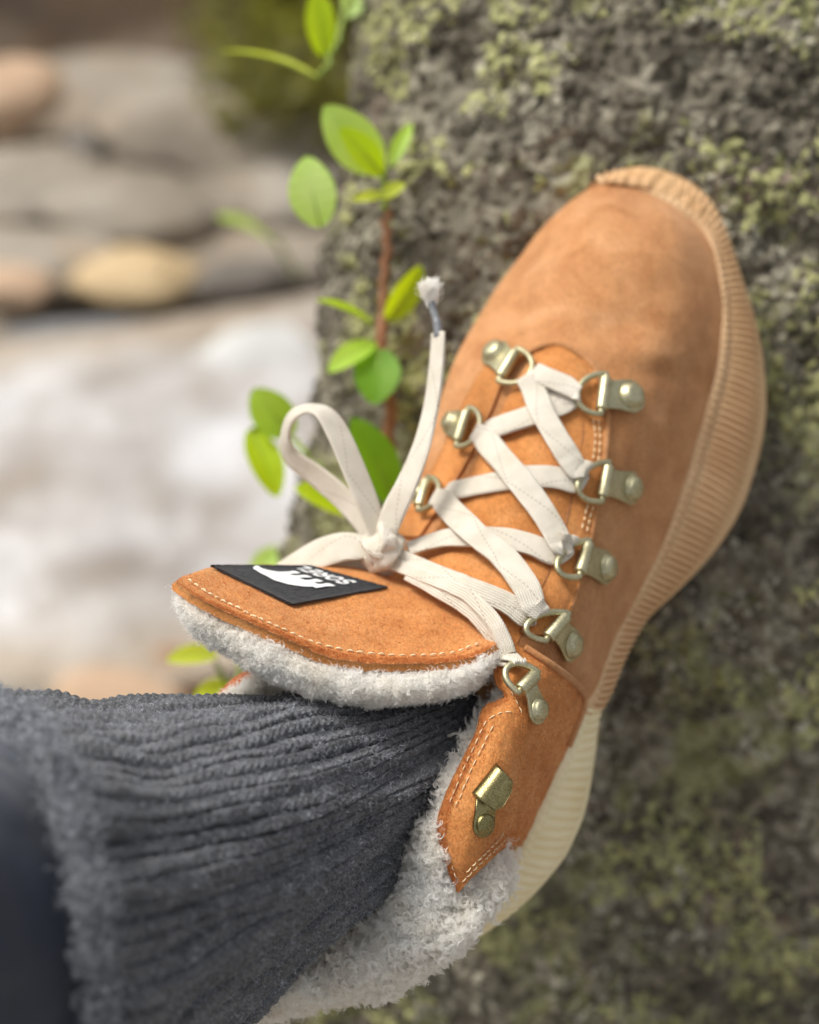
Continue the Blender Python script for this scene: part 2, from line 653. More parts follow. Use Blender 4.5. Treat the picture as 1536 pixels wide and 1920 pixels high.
def lumps(n, keep, smin, smax, flat):
    root, nn = scatter(sub, n, subn)
    k = keep(root * 1000)
    root, nn = root[k], nn[k]
    m = len(root)
    # low octahedral blob, 18 verts
    base = []
    for z, r, kk in ((0.0, 1.0, 6), (0.55, 0.75, 6), (0.85, 0.35, 5)):
        for a in range(6):
            th = a * math.pi / 3 + z
            base.append((r * math.cos(th), r * math.sin(th), z))
    base.append((0, 0, 1.0))
    base = np.array(base)
    F = [(a, (a + 1) % 6, 6 + (a + 1) % 6, 6 + a) for a in range(6)] + [(6 + a, 6 + (a + 1) % 6, 12 + (a + 1) % 6, 12 + a) for a in range(6)]
    F += [(12 + a, 12 + (a + 1) % 6, 18, 18) for a in range(6)]
    F = np.array(F)
    t = nrmz(np.cross(nn, nrmz(RNG.normal(size=(m, 3)))))
    b = np.cross(nn, t)
    sz = RNG.uniform(smin, smax, (m, 1, 1)) / 1000
    jit = 1 + 0.45 * RNG.normal(size=(m, 19, 3))
    L = base[None] * jit
    el = RNG.uniform(0.6, 1.5, (m, 1))
    V = root[:, None] + sz * (L[..., :1] * t[:, None] * el[..., None] + L[..., 1:2] * b[:, None] + (L[..., 2:] * flat - 0.2) * nn[:, None])
    FF = (F[None] + (np.arange(m) * 19)[:, None, None]).reshape(-1, 4)
    tri = FF[:, 2] == FF[:, 3]
    fl = [tuple(x) for x in FF[~tri]] + [tuple(x[:3]) for x in FF[tri]]
    return V.reshape(-1, 3), fl


def patch(th, seed):
    return lambda r: (fbm(r / 34 + seed, 4) + 0.35 * fbm(r / 9 + seed, 2)) > th


for nm, a, b, n, th, seed, s0, s1 in (('lichen', lin(140, 140, 86), lin(192, 191, 136), 24000, 0.27, 3.1, 0.8, 2.4),
                                      ('pale_lichen', lin(142, 137, 118), lin(196, 190, 170), 13000, 0.27, 9.7, 0.7, 2.0),
                                      ('dark_crust', lin(54, 50, 40), lin(116, 108, 92), 12000, -0.1, 5.2, 0.9, 2.8)):
    V, F = lumps(n, patch(th, seed), s0, s1, 0.5)
    tag(mesh(nm, V, F, lichen_mat(nm + ' lumps', a, b), boulder, smooth=True), kind='stuff')

# ground
gx = np.concatenate([np.linspace(-14, -3, 20), np.linspace(-2.9, 2.9, 120), np.linspace(3, 14, 20)])
gy = np.concatenate([np.linspace(-10, -1.1, 20), np.linspace(-1, 4.5, 120), np.linspace(4.6, 18, 30)])
X, Y = np.meshgrid(gx, gy, indexing='ij')
Z = 0.03 * fbm(np.stack([X * 3, Y * 3, X * 0], -1), 3) - 0.05
Z += np.clip((Y - 3.12), 0, 3) * 0.42                              # the far bank climbs
gm = Mat('gravelly creek bed', 0.9)
gc = gm.ramp(gm.noise(7, 5, 0.6), [(0.3, lin(120, 108, 94)), (0.5, lin(146, 134, 118)), (0.7, lin(164, 148, 128))])
gy_ = gm.n('SeparateXYZ')
gm.l(gm.co, gy_.inputs[0])
far = gm.ramp(gm.math('ADD', gy_.outputs['Y'], gm.math('MULTIPLY', gm.noise(3), 0.5)), [(0.0, g3(0)), (1.0, g3(1))])
soil = gm.n('MapRange')
soil.inputs['From Min'].default_value = 3.12
soil.inputs['From Max'].default_value = 3.5
gm.l(gm.math('ADD', gy_.outputs['Y'], gm.math('MULTIPLY', gm.noise(4), 0.4)), soil.inputs['Value'])
gm.color(gm.mix(soil.outputs[0], gc, gm.ramp(gm.noise(6, 5), [(0.3, lin(42, 32, 20)), (0.7, lin(82, 62, 40))])))
gm.bump(gm.noise(60, 5), 0.02, 0.6)
tag(grid('ground', np.stack([X, Y, Z], -1), gm.m), kind='structure')

# stream: pale rushing water over light gravel
st = Mat('white water', 0.5)
st.color(st.mix(0.6, st.ramp(st.noise(3, 4, 0.5), [(0.32, lin(122, 110, 100)), (0.46, lin(150, 138, 123)), (0.6, lin(205, 203, 200))]),
                st.ramp(st.noise(4.5, 3, 0.5, st.map((1, 1.2, 1))), [(0.34, lin(120, 109, 98)), (0.62, lin(202, 202, 204))])))
sxy = st.n('SeparateXYZ')
st.l(st.map(uv=True), sxy.inputs[0])
edge = st.math('MULTIPLY', st.math('MULTIPLY', sxy.outputs['Y'], st.math('SUBTRACT', 1.0, sxy.outputs['Y'])), 4.0)
edge = st.math('ADD', edge, st.math('MULTIPLY', st.math('SUBTRACT', st.noise(3, 3), 0.5), 0.9))
em = st.ramp(edge, [(0.18, g3(1)), (0.6, g3(0))])
wc = st.p.inputs['Base Color'].links[0].from_socket
st.color(st.mix(em, wc, lin(158, 143, 124)))
st.bump(st.noise(16, 3), 0.03, 0.4)
M_WATER = st.m
p1, _ = G(300, 1165)
p2, _ = G(300, 600)
sx = np.linspace(-9, 9, 160)
sy = np.linspace(0, 1, 40)
A, B = np.meshgrid(sx, sy, indexing='ij')
yy = p1[1] + (p2[1] - p1[1]) * B + 0.14 * np.sin(A * 3) * (1 - B) + 0.12 * np.sin(A * 2.3 + 1) * B
zz_ = 0.012 + 0.018 * fbm(np.stack([A * 6, yy * 9, A * 0], -1), 3)
tag(grid('stream_water', np.stack([A, yy, zz_], -1), M_WATER, uv=np.stack([A, B], -1).reshape(-1, 2)), kind='structure')


# stones
def stone_mat(name, a, b):
    m = Mat(name, 0.75)
    m.color(m.ramp(m.noise(9, 5, 0.6), [(0.3, a), (0.7, b)]))
    m.bump(m.noise(60, 4), 0.006, 0.5)
    return m.m


SM = {k: stone_mat(k + ' stone', lin(*a), lin(*b)) for k, a, b in (
    ('warm grey', (142, 134, 121), (164, 156, 142)), ('cool grey', (134, 133, 130), (154, 153, 151)),
    ('tan', (180, 154, 114), (202, 177, 136)), ('orange', (172, 142, 114), (188, 160, 132)),
    ('beige', (154, 145, 130), (174, 165, 150)), ('dark', (98, 90, 80), (118, 110, 100)),  # dark: colour for the shaded gap and the shadow
    ('slate', (104, 105, 105), (124, 124, 123)), ('white', (176, 176, 172), (200, 200, 196)),
    ('brown', (140, 108, 80), (176, 140, 108)), ('mauve', (148, 136, 138), (176, 164, 164)))}
lg = Mat('weathered grey ledge', 0.8)
l1 = lg.ramp(lg.noise(2.6, 3, 0.5), [(0.32, lin(112, 102, 88)), (0.5, lin(144, 133, 117)), (0.68, lin(160, 152, 140))])
l2 = lg.ramp(lg.noise(3.3, 2, 0.5, lg.map((1, 1, 1), (0.3, 0.5, 0.2))), [(0.56, g3(0)), (0.7, g3(1))])
lg.color(lg.mix(lg.math('MULTIPLY', l2, 0.7), l1, lin(178, 152, 122)))
lg.bump(lg.noise(40, 4), 0.008, 0.5)
lg.t.nodes['Texture Coordinate'].object = None
for k_ in ('warm grey', 'cool grey', 'beige'):
    SM[k_] = lg.m
STONES = [  # column, row, half width, half height, kind, label
    (262, 528, 118, 62, 'tan', 'rounded honey tan stone standing out among the grey creek stones'),
    (20, 190, 120, 90, 'orange', 'orange brown stone in the far creek bed at the edge of the view'),
    (160, 285, 46, 44, 'dark', 'small dark gap among the warm grey creek boulders, its shade shaped as a stone'),  # shade of a hole between boulders, built as a dark stone
    (180, 170, 170, 80, 'warm grey', 'broad warm grey creek boulder under the dark far bank'),
    (330, 230, 120, 80, 'warm grey', 'warm grey creek boulder right of the small dark gap'),
    (440, 250, 130, 85, 'cool grey', 'cool grey creek boulder below the olive undergrowth'),
    (60, 330, 130, 70, 'beige', 'pale beige creek boulder left of the small dark gap'),
    (240, 380, 140, 70, 'warm grey', 'low warm grey boulder between the dark gap and the honey tan stone'),
    (420, 360, 110, 45, 'beige', 'flat beige stone behind the blurred pale green leaf'),
    (540, 350, 90, 60, 'cool grey', 'cool grey stone beside the lichen boulder edge'),
    (70, 480, 130, 60, 'cool grey', 'cool grey stone left of the honey tan stone'),
    (20, 545, 90, 45, 'orange', 'small orange tinged stone at the left below the grey ones'),
    (460, 530, 100, 42, 'dark', 'dark brown shadow right of the honey tan stone, shaped as a stone'),  # a shadow on the creek bed, built as a dark brown stone
    (560, 470, 80, 50, 'beige', 'beige stone beside the boulder under the oval leaf'),
    (150, 625, 120, 36, 'slate', 'long slate blue stone at the stream edge'),
    (310, 640, 90, 34, 'slate', 'dark slate stone in the middle of the stream edge'),
    (480, 650, 110, 62, 'white', 'bright whitish stone in the stream near the lichen boulder'),
    (20, 660, 90, 40, 'warm grey', 'warm grey stone at the stream edge far left'),
    (180, 955, 95, 34, 'mauve', 'mauve grey stone half under the white water'),
    (390, 930, 70, 26, 'mauve', 'small mauve stone in the white water near the bow loop'),
    (110, 1225, 120, 52, 'brown', 'brown stone on the near bank just above the sock'),
    (290, 1235, 100, 45, 'brown', 'second brown stone on the near bank beside the tongue fleece'),
    (220, 1320, 140, 50, 'orange', 'orange tinted stone partly behind the grey sock'),
    (20, 1290, 90, 60, 'beige', 'beige stone on the near bank at the left edge'),
    (420, 1170, 90, 40, 'beige', 'beige stone on the near bank behind the boot tongue'),
]


def stone(p, a, b, c, m, label, group=None, rz=0.0):
    nu, nv = 28, 18
    th = np.linspace(0, 2 * math.pi, nu, endpoint=False)
    ph = np.linspace(-1.45, 1.55, nv)
    T, Pp = np.meshgrid(th, ph, indexing='ij')
    dirs = np.stack([np.cos(Pp) * np.cos(T), np.cos(Pp) * np.sin(T), np.sin(Pp)], -1)
    r = 1 + 0.16 * fbm(dirs * 1.7 + RNG.uniform(0, 99), 3)
    V = np.sign(dirs) * np.abs(dirs) ** 1.0 * r[..., None] * np.array([a, b, c])
    cz, sz = math.cos(rz), math.sin(rz)
    V = V @ np.array([[cz, sz, 0], [-sz, cz, 0], [0, 0, 1]])
    o = mesh('river_stone', V.reshape(-1, 3) + np.array(p), gfaces(nu, nv, c0=True), m)
    tag(o, label, 'stone', group)
    return o


for (u, v, hw, hh, k, lab) in STONES:
    p, t = G(u, v)
    px = K * t
    hz = 1.2 if v < 150 else 1.0
    zz = np.clip(p[1] - 3.12, 0, 3) * 0.42
    big = 1.0 if k in ('tan', 'dark', 'orange') else 1.35
    stone((p[0], p[1], zz - (0.02 if big > 1 else -0.015)), hw * px * big, hh * px * 1.15 * big, hh * px * 0.62, SM[k], lab, rz=RNG.uniform(-0.25, 0.25))

# ------------------------------------------------------------------ leaves
def leaf_mat(name, a, b, tr):
    m = Mat(name, 0.45)
    m.color(m.ramp(m.noise(60, 3), [(0.3, a), (0.7, b)]))
    m.bump(m.noise(300, 3), 0.0005, 0.4)
    t = m.n('BsdfTranslucent')
    t.inputs['Color'].default_value = tr
    mx = m.n('MixShader')
    mx.inputs[0].default_value = 0.5
    m.l(m.p.outputs[0], mx.inputs[1])
    m.l(t.outputs[0], mx.inputs[2])
    m.l(mx.outputs[0], m.out.inputs['Surface'])
    return m.m


LM = {'bright': leaf_mat('bright young leaf', lin(182, 220, 30), lin(204, 236, 54), lin(228, 252, 10)),
      'yellow': leaf_mat('yellow green leaf', lin(200, 214, 60), lin(220, 232, 90), lin(240, 252, 60)),
      'pale': leaf_mat('pale leaf with sheen', lin(192, 236, 112), lin(216, 246, 152), lin(226, 254, 96)),  # pale green, the sheen on the leaf top mixed into the colour
      'mid': leaf_mat('mid green leaf', lin(172, 214, 66), lin(196, 230, 94), lin(208, 246, 50)),
      'dark': leaf_mat('deep green leaf', lin(104, 160, 28), lin(132, 186, 46), lin(144, 206, 16)),
      'olive': leaf_mat('olive undergrowth', lin(124, 120, 60), lin(154, 148, 84), lin(140, 140, 48))}
M_STEM = simple('reddish bark twig', [(0.3, lin(122, 82, 54)), (0.7, lin(158, 110, 76))], 200, 0.7, [(600, 0.001, 0.4)])
M_GSTEM = simple('green petiole', [(0.3, lin(120, 140, 50)), (0.7, lin(150, 170, 70))], 200, 0.6)


def leaf(parent, base, tip, wpx, kind, d0, d1, cup=0.25, curve=0.12, face=(0.0, 0.2, 1.0)):
    a, b = W([*base, d0]), W([*tip, d1])
    ax = b - a
    L = np.linalg.norm(ax)
    t = ax / L
    f = nrmz(D(face))
    f = nrmz(f - t * np.dot(f, t))
    s = np.cross(t, f)
    w = wpx * K * (d0 + d1) / 2000.0 / 2
    nu, nv = 22, 11
    x = np.linspace(0, 1, nu)[:, None]
    y = np.linspace(-1, 1, nv)[None, :]
    prof = np.maximum(np.sin(math.pi * x ** 0.95) ** 0.62, 0.02)
    P = (a + t * L * x[..., None] + s * w * (prof * y)[..., None]
         + f * (w * cup * (np.abs(y) ** 1.3) * prof - curve * L * (x - 0.5) ** 2 * 2 + 0.02 * w * np.sin(x * 40) * np.abs(y))[..., None])
    n = normals(P)
    o = grid('leaf', P, LM[kind], parent)
    # raised midrib and a short stalk
    mid = P[:, nv // 2] - n[:, nv // 2] * 0.0004
    v1 = tube(mid, np.linspace(0.0007, 0.0002, nu), 6)
    mesh('midrib', *v1, M_GSTEM, o)
    return o


def twig(parent, pts, r0, r1, mat, name='stem'):
    p = W(cr(np.array(pts, float), 40))
    p = p + 0.0006 * RNG.normal(size=p.shape)
    v, f = tube(p, np.linspace(r0, r1, 40), 8)
    return mesh(name, v, f, mat, parent)


sap = thing('seedling', 'young seedling with a reddish stem and round bright leaves growing against the boulder', 'plant', W([748, 1090, 585]))
twig(sap, [(748, 1090, 588), (738, 960, 580), (730, 840, 576), (722, 720, 574), (716, 640, 573), (718, 560, 572), (724, 470, 571), (724, 390, 570)], 0.0032, 0.0017, M_STEM)
twig(sap, [(724, 392, 570), (722, 345, 569), (716, 300, 568)], 0.0014, 0.001, M_GSTEM, 'petiole')
leaf(sap, (716, 325), (608, 200), 92, 'pale', 570, 556, face=(-0.3, 0.1, 1))
leaf(sap, (722, 330), (640, 240), 56, 'bright', 565, 550, face=(0.5, -0.2, 1))
leaf(sap, (730, 312), (772, 228), 30, 'mid', 568, 572)
leaf(sap, (600, 428), (572, 292), 92, 'pale', 560, 556, cup=0.1, face=(-0.2, 0, 1))
leaf(sap, (722, 362), (662, 374), 24, 'yellow', 566, 558)
leaf(sap, (712, 368), (760, 345), 30, 'yellow', 566, 560)
leaf(sap, (704, 604), (596, 556), 36, 'bright', 572, 566, face=(0, 1, 0.6))
leaf(sap, (726, 606), (792, 500), 56, 'bright', 571, 562, face=(0.6, 0.1, 1))
leaf(sap, (706, 636), (616, 694), 52, 'mid', 572, 560, face=(-0.3, 0.4, 1))
leaf(sap, (712, 648), (702, 756), 88, 'dark', 570, 560, cup=0.12, face=(0, 0.2, 1))
leaf(sap, (744, 948), (664, 782), 86, 'dark', 565, 556, face=(0.4, 0.2, 1))
leaf(sap, (672, 955), (556, 912), 66, 'bright', 560, 548, face=(0, 0.6, 1))
twig(sap, [(735, 960, 578), (700, 962, 570), (668, 954, 560)], 0.0012, 0.0009, M_GSTEM, 'petiole')
leaf(sap, (548, 820), (474, 730), 80, 'mid', 590, 585, face=(-0.2, 0.2, 1))
leaf(sap, (470, 800), (522, 930), 68, 'bright', 592, 585, face=(0.5, 0, 1))
twig(sap, [(700, 962, 575), (600, 880, 582), (540, 815, 590), (470, 800, 592)], 0.0013, 0.0009, M_GSTEM, 'petiole')

sp2 = thing('leafy_sprig', 'bright green sprig hanging beside the top edge of the boulder', 'plant', W([690, -120, 640]))
twig(sp2, [(690, -120, 640), (650, 20, 632), (620, 110, 626), (600, 140, 622)], 0.0016, 0.001, M_GSTEM)
leaf(sp2, (608, 108), (594, -24), 58, 'bright', 615, 605, cup=0.15, face=(0.2, 0, 1))
leaf(sp2, (600, 132), (412, 82), 30, 'yellow', 625, 650, face=(0, 1, 0.4))
leaf(sp2, (650, 30), (700, -60), 60, 'pale', 640, 650)

sp3 = thing('low_sprig', 'yellow green sprig poking up left of the boot tongue', 'plant', W([470, 1420, 640]))
twig(sp3, [(470, 1420, 640), (440, 1330, 620), (405, 1240, 612)], 0.0016, 0.001, M_GSTEM)
leaf(sp3, (410, 1222), (314, 1236), 46, 'yellow', 612, 598, face=(0, 0.7, 1))
leaf(sp3, (445, 1282), (366, 1306), 50, 'yellow', 618, 600, face=(0, 0.7, 1))
leaf(sp3, (470, 1090), (530, 1020), 50, 'pale', 660, 690)
twig(sp3, [(440, 1330, 620), (455, 1200, 640), (472, 1090, 660)], 0.0013, 0.0008, M_GSTEM, 'petiole')

sp4 = thing('blurred_sprig', 'pale green blurred sprig far left of the seedling over the creek stones', 'plant', G(520, 480)[0])
twig(sp4, [(560, 520, 1500), (530, 470, 1300), (515, 445, 1100)], 0.003, 0.0015, M_GSTEM)
leaf(sp4, (520, 450), (410, 400), 50, 'pale', 1050, 1000, face=(0, 0.7, 1))

# undergrowth on the far bank
V, F = [], []
for _ in range(900):
    u, v = RNG.normal(540, 80), RNG.uniform(-260, 240)
    if u > 660 and v > 100:
        continue
    p, t = G(u, v + 60)
    zz = np.clip(p[1] - 3.12, 0, 3) * 0.42
    p = p + np.array([0, 0, zz + RNG.uniform(0.0, 0.25)])
    a = nrmz(RNG.normal(size=3))
    b = nrmz(np.cross(a, RNG.normal(size=3)))
    s = RNG.uniform(0.02, 0.055)
    k = len(V)
    V += [p - a * s, p + b * s * 0.5 + 0.004, p + a * s, p - b * s * 0.5 + 0.004]
    F += [(k, k + 1, k + 2, k + 3)]
tag(mesh('undergrowth', np.array(V), F, LM['olive']), 'olive green undergrowth on the dark far bank', None, None, 'stuff')

# ------------------------------------------------------------------ THE BOOT
boot = thing('hiking_boot', 'tan suede hiking boot with cream laces and fleece lining pressed against the boulder', 'boot', W([1250, 1000, 560]))

UP = [  # upper: rows from the toe to the ankle; left silhouette ... sole joint
    [(1128, 342, 523), (1155, 344, 521), (1198, 356, 519), (1245, 375, 518), (1302, 412, 518)],
    [(1079, 370, 524), (1130, 384, 509), (1192, 402, 504), (1262, 422, 506), (1339, 470, 515)],
    [(1022, 422, 524), (1090, 440, 502), (1176, 464, 494), (1272, 490, 497), (1353, 547, 512)],
    [(965, 492, 521), (1042, 518, 497), (1142, 550, 487), (1262, 582, 490), (1354, 614, 510)],
    [(902, 585, 515), (982, 620, 490), (1092, 650, 478), (1226, 685, 481), (1341, 706, 507)],
    [(850, 682, 507), (926, 712, 483), (1042, 746, 470), (1182, 785, 472), (1317, 790, 504)],
    [(814, 790, 499), (890, 812, 477), (1000, 840, 463), (1142, 870, 465), (1290, 880, 501)],
    [(782, 900, 492), (860, 915, 470), (966, 945, 455), (1106, 975, 457), (1256, 990, 496)],
    [(735, 1000, 484), (820, 1012, 462), (930, 1042, 448), (1076, 1080, 446), (1208, 1096, 488)],
    [(660, 1060, 476), (770, 1082, 455), (890, 1122, 440), (1042, 1160, 436), (1152, 1204, 477)],
    [(590, 1120, 476), (720, 1142, 458), (860, 1192, 442), (1016, 1246, 433), (1118, 1302, 468)],
    [(560, 1180, 482), (700, 1210, 464), (850, 1256, 448), (990, 1330, 436), (1094, 1350, 468)],
    [(560, 1240, 490), (690, 1280, 474), (840, 1330, 455), (960, 1420, 438), (1058, 1428, 466)],
]
UPD = dense(UP, 150, 90)
# add soft creases across the flex of the foot
S_UP0 = Surf(dense(UP, 90, 50))
wob = np.zeros(UPD.shape[:2])


def crease(u0, v0, u1, v1, w, depth):
    global wob
    a, b = np.array([u0, v0]), np.array([u1, v1])
    p = UPD[..., :2] - a
    L2 = np.dot(b - a, b - a)
    t = np.clip((p @ (b - a)) / L2, 0, 1)
    dist = np.linalg.norm(p - t[..., None] * (b - a), axis=-1)
    wob += 1.0 * depth * np.exp(-(dist / w) ** 2) * np.sin(math.pi * np.clip(t * 0.9 + 0.05, 0, 1))


crease(1090, 610, 1260, 600, 26, -1.6)
crease(1060, 660, 1300, 670, 22, 1.0)
crease(1190, 690, 1330, 720, 18, -1.3)
crease(930, 600, 1030, 560, 24, -1.0)
crease(1200, 820, 1270, 840, 20, -1.1)
crease(1190, 790, 1270, 800, 16, 0.8)
crease(1150, 560, 1330, 520, 40, -0.8)
crease(1180, 1000, 1230, 960, 20, -0.8)
Pu = W(UPD)
nu_ = normals(Pu)
Pu = Pu + nu_ * (wob + 0.35 * fbm(Pu * 1000 / 14, 3))[..., None] / 1000
# hidden medial side and toe tuck closed down to the sole
left = UPD[:, 0].copy()
ext = []
for k, (du, dd) in enumerate(((6, 14), (22, 36), (60, 62))):
    e = left.copy()
    e[:, 0] += du
    e[:, 2] += dd
    ext.append(W(e))
right = UPD[:, -1].copy()
e1 = right.copy()
e1[:, 0] -= 6
e1[:, 2] += 10
Pfull = np.concatenate([np.stack(ext[::-1], 1), Pu, W(e1)[:, None]], 1)
upper = shell('upper', Pfull, 0.002, M_SUEDE, boot)
S_UP = Surf(UPD[::2, ::2])


def overlay(name, rows, surf, off, th, mat, parent, M=60, N=24, bulge=0.0, rough=0.0, noise_=0.0):
    q = dense(np.array(rows, float), M, N)
    a = np.sin(np.linspace(0, math.pi, M))[:, None] * np.sin(np.linspace(0, math.pi, N))[None]
    P, n = surf.pt(q, off)
    P = P + n * (bulge * a ** 0.7)[..., None]
    if noise_:
        P = P + n * (noise_ * fbm(P * 1000 / 9, 3))[..., None]
    return shell(name, P, th, mat, parent, n), P, n, q


# tongue gusset under the laces: soft lumps pressed between the crossings
gq = np.array([[(1000, 668), (1050, 655), (1105, 692)], [(955, 745), (1030, 735), (1112, 770)], [(912, 835), (1000, 840), (1092, 862)],
               [(865, 925), (965, 940), (1070, 960)], [(815, 1005), (920, 1030), (1040, 1060)], [(760, 1065), (870, 1100), (1000, 1150)],
               [(700, 1105), (830, 1160), (960, 1225)]], float)
q = dense(gq, 90, 30)
Pg, ng = S_UP.pt(q, 0.0008)
amp = np.sin(np.linspace(0, math.pi, 30))[None] ** 0.6
lump = 0.0024 + 0.0011 * np.sin(np.linspace(-0.6, 6 * math.pi - 1.2, 90))[:, None]
Pg = Pg + ng * (amp * lump + 0.0006 * fbm(Pg * 1000 / 12, 3))[..., None]
shell('gusset', Pg, 0.002, M_SUEDE2, boot, ng)

# eyestays: facing panels that carry the lace loops
ey_r = [[(1040, 655), (1075, 660), (1108, 690)], [(1070, 715), (1100, 715), (1134, 760)], [(1092, 800), (1112, 800), (1133, 815)], [(1078, 880), (1100, 885), (1124, 895)],
        [(1066, 950), (1090, 955), (1110, 965)], [(1046, 1030), (1072, 1035), (1094, 1045)], [(1012, 1110), (1044, 1115), (1072, 1112)], [(975, 1185), (1010, 1190), (1046, 1180)]]
eye, Pe, ne, _ = overlay('eyestay', ey_r, S_UP, 0.0016, 0.0018, M_SUEDE2, boot, 80, 14)
ey_l = [[(1030, 652), (1010, 656), (985, 668)], [(960, 690), (938, 685), (915, 690)], [(925, 770), (895, 765), (868, 770)], [(888, 850), (860, 850), (832, 850)],
        [(840, 935), (812, 935), (790, 930)], [(790, 1010), (765, 1010), (742, 1005)]]
overlay('eyestay', ey_l, S_UP, 0.0012, 0.0018, M_SUEDE2, boot, 70, 14)
# throat seam: raised rolled edge of the toe box above the laces
th = np.array([(985, 672), (1005, 658), (1035, 650), (1065, 655), (1095, 674), (1118, 702), (1132, 745), (1135, 800), (1128, 870), (1116, 940), (1098, 1030), (1078, 1105), (1050, 1175)], float)
Pt, nt = S_UP.pt(cr(th, 120), 0.0012)
v, f = tube(Pt, np.concatenate([np.linspace(0.0006, 0.0014, 20), np.full(60, 0.0013), np.linspace(0.0013, 0.0006, 40)]), 8)
mesh('throat_seam', v, f, M_SUEDE, boot)


def stitches(paths, surf, off, parent, pitch=0.0026, ln=0.0019, r=0.00026, name='stitching', mat=None):
    parts = []
    for p in paths:
        c, n = surf.pt(cr(np.array(p, float), 200), off)
        c, L = even(np.concatenate([c, n], 1), max(4, 400))
        s = np.concatenate([[0], np.cumsum(np.linalg.norm(np.diff(c[:, :3], axis=0), axis=1))])
        x = 0.0
        while x + ln < s[-1]:
            tt = np.linspace(x, x + ln * RNG.uniform(0.85, 1.1), 6)
            q = np.stack([np.interp(tt, s, c[:, k]) for k in range(6)], -1)
            arch = np.sin(np.linspace(0.15, math.pi - 0.15, 6))
            pts = q[:, :3] + nrmz(q[:, 3:]) * ((arch * 0.0004 - 0.00008)[:, None])
            pts += RNG.normal(size=3) * 0.00008
            parts.append(tube(pts, r * (0.55 + 0.45 * arch), 6))
            x += pitch * RNG.uniform(0.9, 1.1)
    v, f = join(parts)
    o = mesh(name, v, f, mat or M_THREAD, parent)
    o['kind'] = 'stuff'
    return o


S_E = S_UP
stitches([[(1110, 790), (1112, 830), (1106, 870)], [(1119, 790), (1121, 830), (1115, 872)], [(1098, 935), (1090, 970), (1082, 1005)], [(1107, 937), (1099, 972), (1090, 1008)]],
         S_UP, 0.0019, eye)

# collar panel
CP = [
    [(958, 1205, 431), (986, 1218, 427), (1035, 1249, 428), (1074, 1278, 442), (1094, 1304, 463)],
    [(930, 1245, 424), (975, 1262, 420), (1020, 1285, 424), (1062, 1308, 440), (1094, 1330, 462)],
    [(930, 1280, 420), (970, 1298, 417), (1010, 1318, 421), (1052, 1340, 438), (1080, 1365, 460)],
    [(946, 1306, 418), (970, 1325, 415), (1004, 1345, 419), (1040, 1368, 436), (1066, 1400, 459)],
    [(908, 1326, 415), (952, 1352, 412), (990, 1376, 417), (1026, 1400, 434), (1050, 1436, 457)],
    [(892, 1375, 412), (938, 1400, 409), (975, 1425, 415), (1010, 1445, 433), (1033, 1472, 456)],
    [(864, 1430, 411), (914, 1460, 407), (955, 1485, 413), (992, 1500, 432), (1012, 1515, 455)],
    [(834, 1495, 410), (893, 1525, 406), (938, 1545, 413), (972, 1548, 430), (998, 1548, 454)],
    [(820, 1550, 410), (876, 1580, 406.5), (915, 1582, 412), (950, 1566, 428), (988, 1566, 453)],
    [(834, 1612, 410.5), (872, 1625, 408), (905, 1607, 412), (942, 1582, 427), (982, 1576, 453)],
    [(858, 1674, 412), (880, 1652, 411), (911, 1622, 413), (945, 1590, 427), (977, 1586, 453)],
]
CPD = dense(CP, 150, 80)
Pc = W(CPD)
nc = normals(Pc)
Pc = Pc + nc * (0.3 * fbm(Pc * 1000 / 9, 3) + 0.1 * fbm(Pc * 1000 / 1.5, 2))[..., None] / 1000
collar = shell('collar_panel', Pc, 0.0024, M_SUEDE2, boot, nc)
S_C = Surf(CPD[::2, ::2])
collar_st = [[(913, 1352), (898, 1383), (876, 1430), (856, 1478), (842, 1515)], [(925, 1362), (909, 1393), (889, 1436), (868, 1485), (852, 1520)],
             [(918, 1350), (940, 1338), (962, 1336)], [(838, 1590), (850, 1625), (862, 1655)], [(866, 1652), (895, 1622), (930, 1590), (950, 1566)],
             [(874, 1634), (900, 1606), (926, 1580), (944, 1558)], [(960, 1232), (950, 1270), (966, 1310), (978, 1340)]]
stitches(collar_st, S_C, 0.0004, collar, 0.0027, 0.0020, 0.00019)
# seam lip along the panel's upper edge
Pt, nt = S_C.pt(cr(np.array([(984, 1216), (1033, 1247), (1072, 1276), (1092, 1301), (1090, 1332), (1064, 1398)], float), 80), 0.0004)
v, f = tube(Pt, 0.0012, 8)
mesh('seam_lip', v, f, M_SUEDE, collar)

# heel counter behind the fleece
HC = [[(900, 1480, 432), (950, 1540, 438), (1004, 1530, 457)], [(880, 1560, 434), (930, 1590, 442), (984, 1572, 456)],
      [(860, 1650, 438), (905, 1650, 446), (962, 1624, 455)], [(830, 1700, 444), (870, 1700, 450), (925, 1685, 458)],
      [(760, 1740, 452), (820, 1738, 458), (880, 1735, 464)], [(660, 1780, 466), (720, 1790, 474), (780, 1780, 482)]]
HCD = dense(HC, 60, 30)
shell('heel_counter', W(HCD), 0.002, M_SUEDE, boot)

